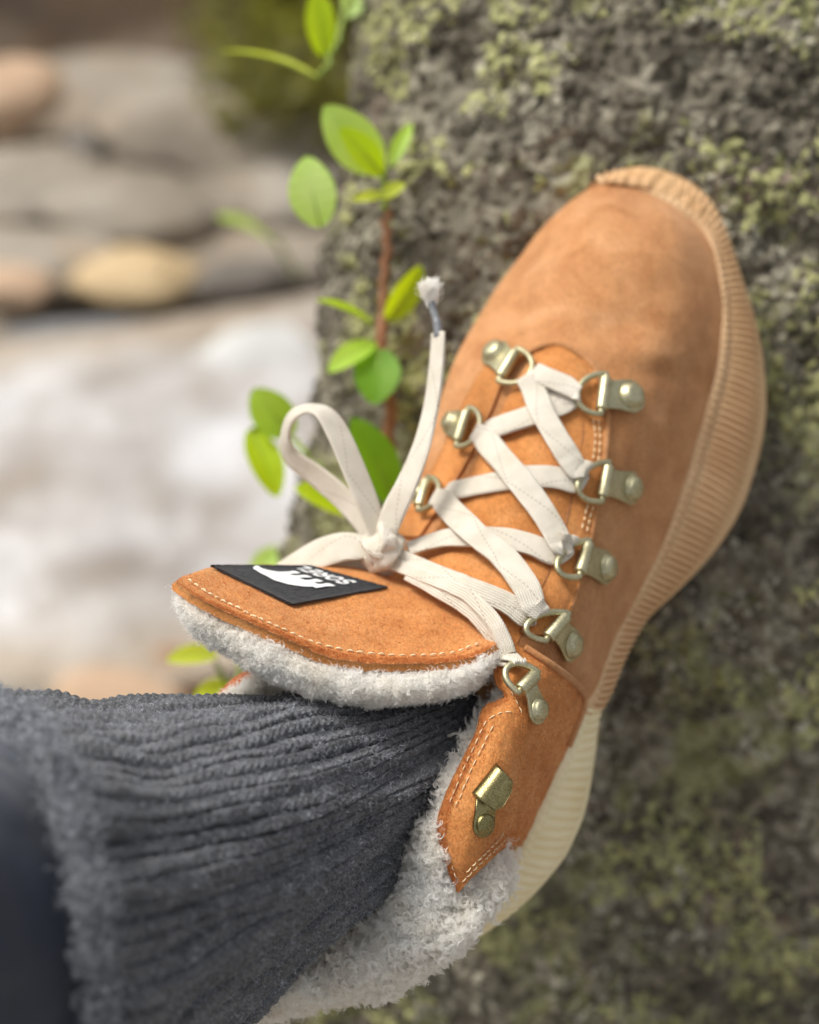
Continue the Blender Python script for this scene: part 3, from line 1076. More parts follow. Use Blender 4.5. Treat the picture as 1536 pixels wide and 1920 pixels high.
# ------------------------------------------------------------------ soles
T_ = [(1118, 345, 523), (1141, 339, 522), (1196, 355, 519), (1235, 371, 518), (1274, 391, 517), (1305, 415, 517), (1329, 442, 516), (1342, 485, 514), (1351, 532, 512), (1354, 579, 511),
      (1353, 631, 509), (1346, 678, 508), (1336, 717, 507), (1321, 768, 505), (1305, 819, 504), (1290, 878, 502), (1262, 960, 498), (1235, 1030, 493), (1205, 1090, 488), (1175, 1145, 483),
      (1150, 1200, 477), (1130, 1255, 471), (1112, 1305, 466), (1095, 1345, 462), (1060, 1420, 458), (1020, 1500, 455), (985, 1570, 453), (960, 1620, 454), (895, 1728, 460), (800, 1770, 472),
      (750, 1600, 500), (780, 1400, 515), (760, 1200, 525), (790, 1000, 535), (850, 800, 545), (930, 620, 552), (1010, 490, 552), (1080, 400, 540)]
B_ = [(1112, 352, 538), (1150, 328, 535), (1195, 315, 534), (1240, 321, 534), (1284, 339, 533), (1323, 367, 532), (1350, 411, 531), (1374, 473, 530), (1393, 532, 529), (1412, 587, 528),
      (1427, 655, 527), (1434, 721, 526), (1435, 772, 526), (1428, 827, 525), (1415, 880, 524), (1391, 950, 521), (1355, 1012, 518), (1310, 1066, 514), (1260, 1115, 509), (1217, 1152, 504),
      (1187, 1192, 499), (1162, 1232, 495), (1142, 1277, 491), (1120, 1322, 487), (1114, 1400, 482), (1100, 1500, 478), (1080, 1560, 476), (1045, 1622, 475), (960, 1706, 475), (820, 1765, 488),
      (740, 1600, 520), (770, 1400, 535), (770, 1200, 545), (805, 1000, 555), (865, 800, 565), (945, 620, 570), (1025, 490, 570), (1085, 405, 560)]
T_, B_ = np.array(T_, float), np.array(B_, float)
NS = 2600
tt = cr(T_, NS, closed=True)
bb = cr(B_, NS, closed=True)
ki = np.arange(NS) / NS * len(T_)


def sole(name, k0, k1, mat, rib_amp, rib_pitch, parent):
    sel = np.where((ki >= k0) & (ki <= k1))[0]
    a, b = tt[sel], bb[sel]
    A, Bw = W(a), W(b)
    s = np.concatenate([[0], np.cumsum(np.linalg.norm(np.diff((A + Bw) / 2, axis=0), axis=1))])
    # profile across the side wall: tucked lip, lip, ribbed wall, smooth foot, underside
    prof = np.array([-0.06, 0.0, 0.03, 0.08, 0.12, 0.15, 0.19, 0.25, 0.35, 0.45, 0.55, 0.65, 0.74, 0.79, 0.82, 0.87, 0.93, 0.98, 1.0])
    outb = np.array([-0.10, 0.0, 0.05, 0.06, 0.05, 0.02, 0.05, 0.07, 0.10, 0.12, 0.13, 0.12, 0.10, 0.09, 0.06, 0.07, 0.06, 0.03, -0.03])
    ribm = np.interp(prof, [0.17, 0.21, 0.76, 0.80], [0, 1, 1, 0])
    lipm = np.interp(prof, [0.02, 0.06, 0.1, 0.14], [0, 1, 1, 0])
    wdt = np.linalg.norm(Bw - A, axis=1, keepdims=True)
    across = nrmz(Bw - A)
    tang = nrmz(np.gradient((A + Bw) / 2, axis=0))
    o = nrmz(np.cross(tang, across))
    if np.mean(np.sum(o * (C0 - A), -1)) < 0:
        o = -o
    rib = (np.abs(np.sin(math.pi * s / rib_pitch)) ** 0.7 - 0.6)[:, None] * rib_amp
    P = A[:, None] + across[:, None] * (wdt * prof[None])[..., None] + o[:, None] * (wdt * outb[None] * 0.9 + rib * ribm[None] + 0.0005 * np.sin(s * 6283 / 3.1)[:, None] * lipm[None])[..., None]
    # underside: run in towards the middle of the foot
    mid = Bw.mean(0)
    down = nrmz(Bw - A)
    inner = Bw + 0.0012 * down + (mid - Bw) * 0.06
    inner2 = Bw + (mid - Bw) * 0.55 + 0.002 * down
    P = np.concatenate([P, inner[:, None], inner2[:, None]], 1)
    M, N = P.shape[:2]
    ob = mesh(name, P.reshape(-1, 3), gfaces(M, N), mat, parent)
    return ob


sole('forefoot_sole', 0.2, 22.9, M_GUM, 0.0025, 0.0027, boot)
sole('heel_sole', 22.6, 29.5, M_CREAM, 0.0013, 0.0034, boot)
sole('inner_sole_wall', 29.3, 37.999, M_GUM, 0.0025, 0.0027, boot)
# flat treaded underside
und = bb[::20].copy()
Pun = W(und)
cen = Pun.mean(0)
Vn = np.concatenate([Pun + (cen - Pun) * 0.03 + D((0.25, 0, -0.9)) * 0.003, Pun + (cen - Pun) * 0.06 + D((0.25, 0, -0.9)) * 0.009])
n0 = len(Pun)
Fn = [(i, (i + 1) % n0, n0 + (i + 1) % n0, n0 + i) for i in range(n0)] + [tuple(range(n0, 2 * n0))]
mesh('outsole', Vn, Fn, M_GUM, boot, smooth=False)
# toe bumper: a lip of rubber with a wavy edge wrapping the tip
tb = []
for k, (a, b, c) in enumerate([((1134, 341), (1138, 335), (1146, 331)), ((1150, 342), (1156, 328), (1163, 321)), ((1180, 347), (1186, 328), (1195, 315)), ((1212, 352), (1222, 332), (1238, 319)),
                               ((1246, 370), (1258, 348), (1280, 336)), ((1280, 386), (1292, 368), (1318, 364)), ((1308, 408), (1322, 392), (1344, 402)), ((1326, 432), (1340, 426), (1360, 440))]):
    w = 2 if k % 2 else -1
    tb.append([(a[0] - w, a[1] + w + 3, 520.5), (a[0], a[1], 518), (b[0], b[1], 520), (c[0], c[1], 528), (c[0] + 1, c[1] - 1, 534)])
TBD = dense(tb, 90, 18)
Pb = W(TBD)
nb = normals(Pb)
Pb = Pb + nb * (0.3 * fbm(Pb * 1000 / 3, 2) + 0.5 * np.sin(np.linspace(0, 62, 90))[:, None] * np.sin(np.linspace(0, math.pi, 18))[None] * 0.5)[..., None] / 1000
shell('toe_bumper', Pb, 0.0012, simple('toe bumper rubber', [(0.35, lin(194, 150, 102)), (0.7, lin(216, 176, 128))], 120, 0.6, [(500, 0.001, 0.4)]), boot, nb)

# ------------------------------------------------------------------ tongue
rim = [(333, 1090, 405), (365, 1116, 401), (430, 1149, 399), (510, 1187, 398), (600, 1228, 399), (680, 1242, 402), (770, 1247, 406), (850, 1241, 411), (900, 1226, 416), (930, 1207, 422)]
md1 = [(335, 1085, 409), (366, 1102, 406), (428, 1130, 407), (505, 1158, 407), (590, 1188, 409), (675, 1205, 412), (762, 1212, 416), (843, 1214, 419), (893, 1207, 422), (924, 1200, 425)]
md2 = [(340, 1081, 414), (368, 1088, 414), (427, 1100, 420), (503, 1115, 423), (583, 1133, 426), (668, 1146, 429), (750, 1156, 431), (832, 1168, 431), (880, 1178, 430), (918, 1190, 430)]
sil = [(348, 1078, 420), (376, 1069, 426), (430, 1063.5, 440), (508, 1063, 446), (585, 1065, 449), (665, 1070, 451), (745, 1086, 452), (822, 1113, 449), (870, 1143, 443), (914, 1180, 436)]
bk1 = [(365, 1084, 432), (395, 1074, 444), (450, 1070, 458), (528, 1072, 464), (605, 1076, 466), (685, 1083, 467), (760, 1100, 466), (830, 1125, 461), (872, 1154, 454), (910, 1188, 446)]
bk2 = [(400, 1110, 448), (440, 1108, 464), (500, 1110, 474), (570, 1114, 478), (650, 1118, 478), (720, 1124, 477), (785, 1135, 473), (840, 1155, 467), (876, 1176, 459), (906, 1205, 450)]
TG = np.array([rim, md1, md2, sil, bk1, bk2], float)
TGD = dense(TG, 110, 220)
Ptg = W(TGD)
ntg = normals(Ptg)
Ptg = Ptg + ntg * (0.45 * fbm(Ptg * 1000 / 16, 3) + 0.08 * fbm(Ptg * 1000 / 1.2, 2))[..., None] / 1000
e = np.exp(-np.arange(110) / 3.0)[:, None]
Ptg += ntg * (e * 0.25 * fbm(Ptg * 1000 / 2.0, 2))[..., None] / 1000
tongue = shell('tongue', Ptg, 0.0026, M_SUEDE2, boot, ntg, lip=0.35)
S_T = Surf(TGD[:64:1, ::2])
stitches([[(352, 1090), (400, 1120), (470, 1155), (540, 1187), (605, 1212), (680, 1226), (770, 1232), (850, 1226), (900, 1208)]], S_T, 0.0004, tongue, 0.0033, 0.0022, 0.0003)

# label patch sewn to the tongue
cA, cB, cC, cD = [np.array(p, float) for p in ((394, 1066), (546, 1139), (726, 1106), (582, 1066.5))]


def on_patch(xy, off):
    xy = np.asarray(xy, float)
    x, y = xy[..., :1], xy[..., 1:2]
    return S_T.pt((1 - y) * (cC + (cD - cC) * x) + y * (cB + (cA - cB) * x), off)


gxy = np.stack(np.meshgrid(np.linspace(0, 1, 60), np.linspace(0, 1, 40), indexing='ij'), -1)
Pp, npp = on_patch(gxy, 0.0009)
hem = np.minimum(np.minimum(gxy[..., 0], 1 - gxy[..., 0]), np.minimum(gxy[..., 1], 1 - gxy[..., 1]))
Pp = Pp + npp * (0.0004 * np.exp(-(hem / 0.05) ** 2) + 0.0001 * fbm(Pp * 1000 / 0.8, 2))[..., None]
shell('label_patch', Pp, 0.0007, M_PATCH, tongue, npp)


def strokes(lines, w):
    """flat strokes in patch units -> quads"""
    out = []
    for ln in lines:
        p = cr(np.array(ln, float), 14) if len(ln) > 2 else np.linspace(ln[0], ln[1], 6)
        t = np.gradient(p, axis=0)
        asp = np.array([1.35, 1.0])                      # patch is wider than tall
        tt_ = nrmz(t * asp)
        nn = np.stack([-tt_[:, 1], tt_[:, 0]], -1) / asp
        a = np.stack([p + nn * w / 2, p - nn * w / 2], 1)
        out.append(a)
    return out


def letter(ch, x0, w, y0, h):
    g = {'S': [[(0.95, .82), (.6, 1), (.1, .85), (.2, .58), (.75, .45), (.92, .18), (.5, 0), (.05, .15)]],
         'O': [[(.5, 0), (.05, .3), (.05, .7), (.5, 1), (.95, .7), (.95, .3), (.5, 0)]],
         'R': [[(.08, 0), (.08, 1)], [(.08, 1), (.7, 1), (.92, .75), (.7, .5), (.08, .48)], [(.45, .48), (.95, 0)]],
         'E': [[(.1, 0), (.1, 1)], [(.1, 1), (.95, 1)], [(.1, .5), (.85, .5)], [(.1, 0), (.95, 0)]],
         'L': [[(.1, 1), (.1, 0)], [(.1, 0), (.95, 0)]]}[ch]
    return [[(x0 + w * a, y0 + h * b) for a, b in s] for s in g]


parts = []
lines = []
for i, ch in enumerate('SOREL'):
    lines += letter(ch, 0.26 + i * 0.145, 0.115, 0.11, 0.14)
for a in strokes(lines, 0.036):
    P, n = on_patch(a, 0.00135)
    parts.append((P.reshape(-1, 3), [tuple(x) for x in gfaces(*P.shape[:2])]))
# the white bear: a strip between a top and a bottom outline, then four legs
xs = np.linspace(0, 1, 60)
bx = 0.28 + 0.68 * xs
top = np.interp(xs, [0, .06, .2, .4, .55, .7, .8, .88, .95, 1], [.50, .60, .69, .73, .71, .70, .68, .67, .63, .58])
bot = np.interp(xs, [0, .06, .2, .4, .55, .7, .8, .88, .95, 1], [.47, .44, .45, .47, .46, .50, .56, .58, .57, .555])
body = np.stack([np.stack([bx, bot + (top - bot) * k], -1) for k in np.linspace(0, 1, 8)], 1)
legs = []
for (x0, x1, w0, lean) in ((0.315, 0.285, 0.10, 0), (0.43, 0.44, 0.095, 0), (0.60, 0.58, 0.09, 0), (0.70, 0.725, 0.085, 0)):
    ya = np.linspace(0.54, 0.345, 8)
    xa = np.linspace(x0, x1, 8)
    wv_ = np.concatenate([np.linspace(w0 * 1.3, w0 * 0.75, 5), [w0 * 0.8, w0, w0 * 0.8]])
    legs.append(np.stack([np.stack([xa - wv_ / 2, ya], -1), np.stack([xa + wv_ / 2, ya], -1)], 1))
for k, a in enumerate([body] + legs):
    P, n = on_patch(a, 0.00135 + 0.00004 * k)
    parts.append((P.reshape(-1, 3), [tuple(x) for x in gfaces(*P.shape[:2])]))
v, f = join(parts)
mesh('logo_print', v, f, M_PRINT, tongue)


# ------------------------------------------------------------------ fleece
def fleece(name, ctrl, M, N, parent, n_tuft, length, per=9, amp=1.6, grain=4.5, lo=0, curl=0.3, bend=1.0, turns=1.1, locks=0, lock_len=0.005):
    dz = dense(np.array(ctrl, float), M, N)
    P = W(dz)
    n = normals(P)
    q = P * 1000
    dsp = amp * (np.abs(fbm(q / grain, 3)) * 1.1 - 0.4) + amp * 0.8 * fbm(q / (grain * 3), 2)
    ed = np.minimum(np.arange(N), np.arange(N)[::-1])[None] / 14.0
    P = P + n * (dsp * np.clip(ed, 0.15, 1))[..., None] / 1000
    n2 = normals(P)
    o = grid(name, P, M_FLEECE, parent)
    r, nn = scatter(P[lo:], n_tuft, n2[lo:])
    # tufts: fibres of one tuft share a lean
    a3 = r * 1000 / 2.6
    lean = 1.5 * np.stack([vnoise(a3), vnoise(a3 + 41.7), vnoise(a3 + 97.3)], -1) + 0.35 * RNG.normal(size=(n_tuft, 3))
    rr = np.repeat(r, per, 0) + RNG.normal(size=(n_tuft * per, 3)) * 0.0007
    st = strands(rr, np.repeat(nn, per, 0), length, curl=curl, bend=bend, k=8, comb=np.repeat(lean, per, 0), turns=turns)
    if locks:
        r, nn = scatter(P[lo:], locks, n2[lo:])
        # locks lie down along a slowly turning direction and curl
        a4 = r * 1000 / 7.0
        cm_ = 1.3 * np.stack([vnoise(a4 + 5), vnoise(a4 + 61), vnoise(a4 + 23)], -1)
        lk = strands(r - nn * 0.0004, nn, lock_len, curl=0.24, bend=0.9, k=12, comb=cm_, turns=1.9)
        per2 = 7
        off = RNG.normal(size=(locks * per2, 1, 3)) * 0.00022
        wob_ = np.cumsum(RNG.normal(size=(locks * per2, 12, 3)), axis=1) * 0.00006
        hair('fleece_locks', np.repeat(lk, per2, 0) + off + wob_, 0.000085, M_FIBRE, o)
    return o, st, P, n2


# lining that shows as a thick pad under the tongue's edge
f0 = [(p[0], p[1] + 2, p[2] + 4) for p in rim]
f1 = [(333, 1112, 407), (361, 1146, 403), (426, 1180, 400), (508, 1219, 398), (600, 1256, 398), (682, 1270, 401), (770, 1273, 405), (852, 1266, 409), (905, 1243, 414), (932, 1224, 422)]
f2 = [(340, 1124, 408), (364, 1162, 404), (428, 1200, 400), (512, 1242, 397), (605, 1278, 397), (688, 1294, 400), (775, 1294, 404), (855, 1284, 410), (900, 1262, 416), (928, 1234, 426)]
f3 = [(352, 1142, 415), (376, 1180, 410), (436, 1220, 406), (515, 1264, 403), (608, 1298, 403), (690, 1310, 406), (775, 1307, 411), (850, 1294, 417), (892, 1276, 423), (920, 1246, 432)]
f4 = [(376, 1144, 426), (400, 1182, 423), (452, 1222, 420), (525, 1262, 418), (612, 1298, 418), (690, 1308, 421), (770, 1305, 425), (840, 1292, 430), (878, 1275, 434), (908, 1250, 440)]
f5 = [(420, 1140, 445), (445, 1170, 446), (490, 1200, 448), (550, 1230, 448), (620, 1255, 448), (690, 1265, 450), (760, 1262, 452), (820, 1256, 454), (860, 1250, 456), (890, 1240, 458)]
lin_t, st1, PF, nF = fleece('lining', [f0, f1, f2, f3, f4, f5], 70, 220, tongue, 11000, 0.0017, 9, 1.3, 5.5, 9, 0.3, 1.2, 1.1, 500, 0.0030)
hair('fleece_pile', st1, 0.00006, M_FIBRE, tongue)

# collar fleece: thick roll round the cuff
ci = [(942, 1250, 440), (934, 1294, 430), (926, 1340, 438), (900, 1400, 434), (862, 1475, 430), (800, 1565, 428), (752, 1642, 428), (690, 1710, 432), (610, 1785, 438), (520, 1850, 442), (440, 1905, 448)]
cm = [(946, 1258, 434), (937, 1300, 424), (922, 1338, 428), (896, 1396, 424), (858, 1462, 420), (814, 1568, 413), (798, 1660, 412), (758, 1745, 411), (665, 1804, 416), (550, 1850, 425), (440, 1895, 438)]
cm2 = [(950, 1266, 433), (943, 1307, 421.5), (920, 1336, 424), (896, 1390, 421), (860, 1452, 418), (824, 1570, 414), (852, 1706, 415), (808, 1768, 409), (708, 1828, 416), (580, 1860, 426), (455, 1898, 440)]
cm3 = [(958, 1275, 440), (958, 1310, 430), (930, 1344, 427), (906, 1398, 424), (864, 1458, 420), (845, 1590, 418), (912, 1676, 418), (854, 1752, 412), (744, 1838, 420), (615, 1868, 432), (480, 1900, 448)]
co = [(960, 1290, 440), (965, 1320, 434), (935, 1355, 430), (920, 1410, 428), (895, 1480, 427), (900, 1600, 424), (950, 1642, 425), (886, 1730, 423), (776, 1814, 430), (645, 1862, 444), (505, 1895, 458)]
co2 = [(960, 1300, 446), (965, 1335, 442), (950, 1365, 438), (940, 1420, 436), (925, 1490, 436), (945, 1600, 434), (946, 1635, 430), (880, 1725, 438), (765, 1798, 448), (635, 1842, 462), (495, 1875, 476)]
lin_c, st2, PC2, nC2 = fleece('lining', [ci, cm, cm2, cm3, co, co2], 90, 230, boot, 9000, 0.0022, 8, 3.0, 6.0, 0, 0.42, 1.3, 1.5, 5600, 0.0044)
hair('fleece_pile', st2, 0.00007, M_FIBRE, lin_c)

# medial collar seen behind the tongue
mc = [[(386, 1330, 448), (430, 1282, 452), (495, 1244, 456), (580, 1215, 462)], [(394, 1318, 439), (438, 1272, 444), (500, 1238, 449), (590, 1205, 458)],
      [(408, 1318, 434), (452, 1280, 440), (515, 1248, 445), (600, 1222, 452)]]
shell('collar_rim', W(dense(mc, 12, 40)), 0.003, M_EDGE, boot)
ml = [[(412, 1319, 435), (456, 1282, 440), (518, 1252, 445), (600, 1228, 452)], [(430, 1325, 433), (470, 1298, 438), (530, 1276, 445), (610, 1252, 450)],
      [(440, 1345, 446), (485, 1320, 449), (545, 1300, 452), (620, 1275, 456)]]
lin_m, st3, _, _ = fleece('lining', ml, 24, 80, boot, 1200, 0.0024, 8, 0.8, 4.0)
hair('fleece_pile', st3, 0.00006, M_FIBRE, lin_m)

# stray suede nap along the cut edges
r1, n1 = scatter(Ptg[:8], 2600, ntg[:8])
r2, n2 = scatter(Ptg[:60], 6000, ntg[:60])
r3, n3 = scatter(Pc[:, :7], 1800, nc[:, :7])
r4, n4 = scatter(Pc, 7000, nc)
hair('nap', np.concatenate([strands(r1, n1, 0.0011, 0.3, 1.2, 4), strands(r2, n2, 0.0006, 0.3, 1.6, 4)]), 0.00005, M_NAP, tongue)
hair('nap', np.concatenate([strands(r3, n3, 0.0009, 0.3, 1.2, 4), strands(r4, n4, 0.0006, 0.3, 1.6, 4)]), 0.00005, M_NAP, collar)


# ------------------------------------------------------------------ metal lace loops
def plate(O, X, Y, Z, r, L, wb, th):
    """teardrop plate: round end at O, reaching L along X with half width wb"""
    a = np.linspace(math.pi / 2, 3 * math.pi / 2, 22)
    out = [(r * math.cos(t), r * math.sin(t)) for t in a] + [(L * 0.55, -wb * 1.02), (L, -wb), (L, wb), (L * 0.55, wb * 1.02)]
    out = np.array(out)
    n = len(out)
    V = []
    for sc, z in ((1.0, 0), (1.0, th * 0.7), (0.93, th)):
        V += [O + X * (x * sc) + Y * (y * sc) + Z * z for x, y in out]
    F = [(k * n + i, k * n + (i + 1) % n, (k + 1) * n + (i + 1) % n, (k + 1) * n + i) for k in (0, 1) for i in range(n)]
    F += [tuple(range(2 * n, 3 * n)), tuple(range(n))[::-1]]
    return np.array(V), F


def lathe(O, X, Y, Z, prof, k=28):
    a = np.arange(k) * 2 * math.pi / k
    V = np.array([[O + r * (X * math.cos(t) + Y * math.sin(t)) + Z * z for t in a] for r, z in prof])
    F = [tuple(x) for x in gfaces(len(prof), k, False, True)] + [tuple((len(prof) - 1) * k + i for i in range(k))]
    return V.reshape(-1, 3), F


def rivet(O, X, Y, Z, r):
    return lathe(O, X, Y, Z, [(r * 1.12, 0), (r * 1.12, r * 0.12), (r, r * 0.16), (r * 0.95, r * 0.42), (r * 0.8, r * 0.58), (r * 0.55, r * 0.66), (r * 0.2, r * 0.69)])


def lace_loop(surf, rv, b0, b1, apex, rr, rp, wire=0.00105, bar_r=0.0021, off=(0.0016, 0.0042, 0.0052)):
    R_, nR_ = surf.lift(np.array(rv, float), off[0])
    B0, _ = surf.lift(np.array(b0, float), off[1])
    B1, _ = surf.lift(np.array(b1, float), off[1])
    Ap, nA = surf.lift(np.array(apex, float), off[2])
    Bc = (B0 + B1) / 2
    Z = nrmz(nR_)
    X = Bc - R_
    L = np.linalg.norm(X)
    X = nrmz(X)
    Y = nrmz(np.cross(Z, X))
    Z = np.cross(X, Y)
    pl = mesh('lace_loop', *plate(R_, X, Y, Z, rp, L, np.linalg.norm(B1 - B0) * 0.42, 0.0009), M_METAL, boot)
    bv = pl.modifiers.new('bevel', 'BEVEL')
    bv.width = 0.00015
    bv.segments = 2
    mesh('rivet', *rivet(R_ + Z * 0.0009, X, Y, Z, rr), M_METAL, pl)
    bd = nrmz(B1 - B0)
    h = np.linalg.norm(B1 - B0) / 2
    bp = np.array([Bc + bd * x for x in np.array([-h, -h * 0.97, -h * 0.9, h * 0.9, h * 0.97, h])])
    mesh('barrel', *tube(bp, np.array([0.75, 0.95, 1, 1, 0.95, 0.75]) * bar_r, 16), M_METAL, pl)
    # ring: half ellipse from bar end to bar end through the apex
    ax = Ap - Bc
    a = np.linspace(-math.pi / 2, math.pi / 2, 40)
    hh = h * 1.28
    w = np.sign(np.cos(a)) * np.abs(np.cos(a)) ** 0.85
    path = [Bc + ax * c + bd * (hh * s) for c, s in zip(w, np.sin(a))]
    path = [Bc + bd * (-h * 0.5), Bc + bd * (-h)] + path + [Bc + bd * h, Bc + bd * (h * 0.5)]
    path, _ = even(np.array(path), 70)
    mesh('ring', *tube(path, wire, 10), M_METAL, pl)
    WRAPS.append((Bc, ax, bd, np.cross(nrmz(ax), bd), wire, hh))
    return pl


WRAPS = []
lace_loop(S_UP, (1182, 743), (1136, 709), (1128, 768), (1083, 737), 0.0042, 0.0058)
lace_loop(S_UP, (1182, 915), (1141, 874), (1130, 932), (1084, 906), 0.0041, 0.0057)
lace_loop(S_UP, (1134, 1064), (1104, 1020), (1088, 1074), (1046, 1052), 0.0041, 0.0057)
lace_loop(S_UP, (1069, 1209), (1062, 1155), (1027, 1196), (992, 1166), 0.0039, 0.0055)
lace_loop(S_C, (1006, 1330), (1005, 1265), (973, 1294), (952, 1250), 0.0032, 0.0045)
lace_loop(S_UP, (929, 662), (966, 660), (938, 707), (994, 700), 0.0041, 0.0054)
lace_loop(S_UP, (848, 792), (876, 772), (858, 828), (898, 806), 0.0035, 0.0046)
lace_loop(S_UP, (788, 925), (800, 902), (786, 950), (822, 926), 0.003, 0.0038)

# speed hook on the collar panel
R_, nR_ = S_C.pt(np.array((904, 1545.0)), 0.0006)
Z = nrmz(nR_)
X = nrmz(S_C.pt(np.array((912, 1470.0)), 0.0006)[0] - R_)
Y = nrmz(np.cross(Z, X))
Z = np.cross(X, Y)
kx = K * 0.408
hook = mesh('lace_hook', *plate(R_, X, Y, Z, 0.0037, 0.008, 0.0034, 0.0009), M_BRASS, boot)
mesh('rivet', *lathe(R_ + Z * 0.0009 + X * 0.0004, X, Y, Z, [(0.0030, 0), (0.0030, 0.0007), (0.0026, 0.001), (0.0022, 0.0013), (0.001, 0.0015)]), M_BRASS, hook)
# the curled flap: four seen corners, rolled over at the left
c1, c2, c3, c4 = [np.array(p, float) for p in ((931, 1432), (968, 1471), (936, 1526), (886, 1488))]
hk = []
dS, _ = S_C.at(np.array([c1, c2, c3, c4]))
lift = 6.5
prof = [(0.05, 0.6), (-0.02, 2.0), (-0.04, 3.4), (0.0, 4.8), (0.1, 6.0), (0.25, 6.9), (0.42, 7.2), (0.62, 7.0), (0.82, 6.4), (1.0, 5.6)]
for s, hgt_ in prof:
    a = c1 + (c2 - c1) * s
    b = c4 + (c3 - c4) * s
    row = []
    for t in np.linspace(0, 1, 5):
        p = a + (b - a) * t
        if s > 0.85:
            rnd = (abs(t - 0.5) * 2) ** 4 * (s - 0.8) * 40
            p = p - nrmz(c2 - c1) * rnd
        dd_ = np.interp(t, [0, 1], [dS[0] + (dS[1] - dS[0]) * 0.35, dS[3] + (dS[2] - dS[3]) * 0.35])
        row.append((p[0], p[1], dd_ - hgt_))
    hk.append(row)
HKD = dense(hk, 60, 16)
shell('hook_flap', W(HKD), 0.0009, M_BRASS, hook, lip=0.1)


# ------------------------------------------------------------------ laces
def ribbon(C, N, w, th=0.0013, uoff=0.0):
    """flat rounded strap: centre line C, facing normals N, width per point"""
    m = len(C)
    T = nrmz(np.gradient(C, axis=0))
    N = nrmz(N - T * np.sum(N * T, -1, keepdims=True))
    S = np.cross(T, N)
    w = np.broadcast_to(np.asarray(w, float), (m,))
    sec = []
    xs_ = np.array([-1, -0.97, -0.85, -0.5, 0, 0.5, 0.85, 0.97, 1, 0.97, 0.85, 0.5, 0, -0.5, -0.85, -0.97])
    zs_ = np.array([0, 0.6, 0.9, 1, 0.93, 1, 0.9, 0.6, 0, -0.6, -0.9, -1, -1, -1, -0.9, -0.6])
    V = C[:, None] + S[:, None] * (w[:, None] / 2 * xs_[None])[..., None] + N[:, None] * (th / 2 * zs_)[None, :, None]
    s = np.concatenate([[0], np.cumsum(np.linalg.norm(np.diff(C, axis=0), axis=1))]) + uoff
    uv = np.stack([w[:, None] / 2 * xs_[None], np.broadcast_to(s[:, None], (m, 16))], -1)
    k = 16
    F = [tuple(x) for x in gfaces(m, k, False, True)] + [tuple(range(k))[::-1], tuple((m - 1) * k + i for i in range(k))]
    return V.reshape(-1, 3), F, uv.reshape(-1, 2)


def ribbons(name, items, parent):
    V, F, U, o = [], [], [], 0
    for v, f, u in items:
        V.append(v)
        U.append(u)
        F += [tuple(int(i) + o for i in q) for q in f]
        o += len(v)
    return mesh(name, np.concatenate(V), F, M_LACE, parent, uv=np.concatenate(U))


def chain(steps, wpx):
    """one continuous lace: surface runs ('s', pts, heights) and turns ('w', ring number)"""
    C, S, Wd, hub = [], [], [], []
    prev = None
    runs = []
    for k, st_ in enumerate(steps):
        if st_[0] == 's':
            _, surf, pts, hs = st_
            p = cr(np.array(pts, float), max(8, 5 * len(pts)))
            h = cr(np.array(hs, float)[:, None], len(p))[:, 0] / 1000
            P, N = surf.lift(p, h)
            runs.append(['s', P, N])
        else:
            runs.append(['w', st_[1], st_[2] if len(st_) > 2 else 1])
    out = []
    for k, r in enumerate(runs):
        if r[0] == 's':
            P, N = r[1], r[2]
            T = nrmz(np.gradient(P, axis=0))
            Sd = nrmz(np.cross(T, N))
            out.append((P, Sd))
        else:
            Bc_, axv, bd_, Zr, wr, hh_ = WRAPS[r[1]]
            La = np.linalg.norm(axv)
            an = axv / La
            ap0 = Bc_ + axv
            u = nrmz(runs[k - 1][1][-4] - ap0) + nrmz(runs[k + 1][1][3] - ap0)
            th0 = np.clip(math.atan2(np.dot(u, bd_) * hh_, np.dot(u, an) * La), -0.85, 0.85)
            Ap = Bc_ + axv * math.cos(th0) + bd_ * hh_ * math.sin(th0)
            bd_ = nrmz(-axv * math.sin(th0) + bd_ * hh_ * math.cos(th0))
            ax_ = nrmz(np.cross(bd_, Zr))
            if np.dot(ax_, an) < 0:
                ax_ = -ax_
            Zr = Zr if np.dot(Zr, C0 - Ap) > 0 else -Zr
            Zr = Zr * r[2]
            q = wr + 0.0008
            hub.append(Ap)
            arc = [Ap + Zr * q * math.sin(t) - ax_ * q * math.cos(t) for t in np.linspace(math.pi / 2, -math.pi / 2, 9)]
            out.append((np.array(arc), np.broadcast_to(bd_, (9, 3)).copy()))
    for P, Sd in out:
        for a, b in zip(P, Sd):
            if S and np.dot(S[-1], b) < 0:
                b = -b
            C.append(a)
            S.append(b)
    C, S = np.array(C), np.array(S)
    q, L = even(np.concatenate([C, S], 1), int(len(C) * 5))
    C, S = q[:, :3], nrmz(q[:, 3:])
    for _ in range(14):
        C[1:-1] = (C[:-2] + 2 * C[1:-1] + C[2:]) / 4
        S[1:-1] = nrmz(S[:-2] + 2 * S[1:-1] + S[2:])
    T = nrmz(np.gradient(C, axis=0))
    N = np.cross(S, T)
    w = cr(np.array(wpx, float)[:, None], len(C))[:, 0] / 1000
    for hb in hub:
        w = w * (1 - 0.3 * np.exp(-(np.linalg.norm(C - hb, axis=1) / 0.0035) ** 2))
    # soft ripples: cloth is never dead flat
    C = C + nrmz(N) * (0.00025 * fbm(C * 1000 / 6, 2))[:, None]
    return ribbon(C, N, w * (1 + 0.05 * fbm(C * 1000 / 9, 2)), 0.0012, RNG.uniform(0, 0.02))


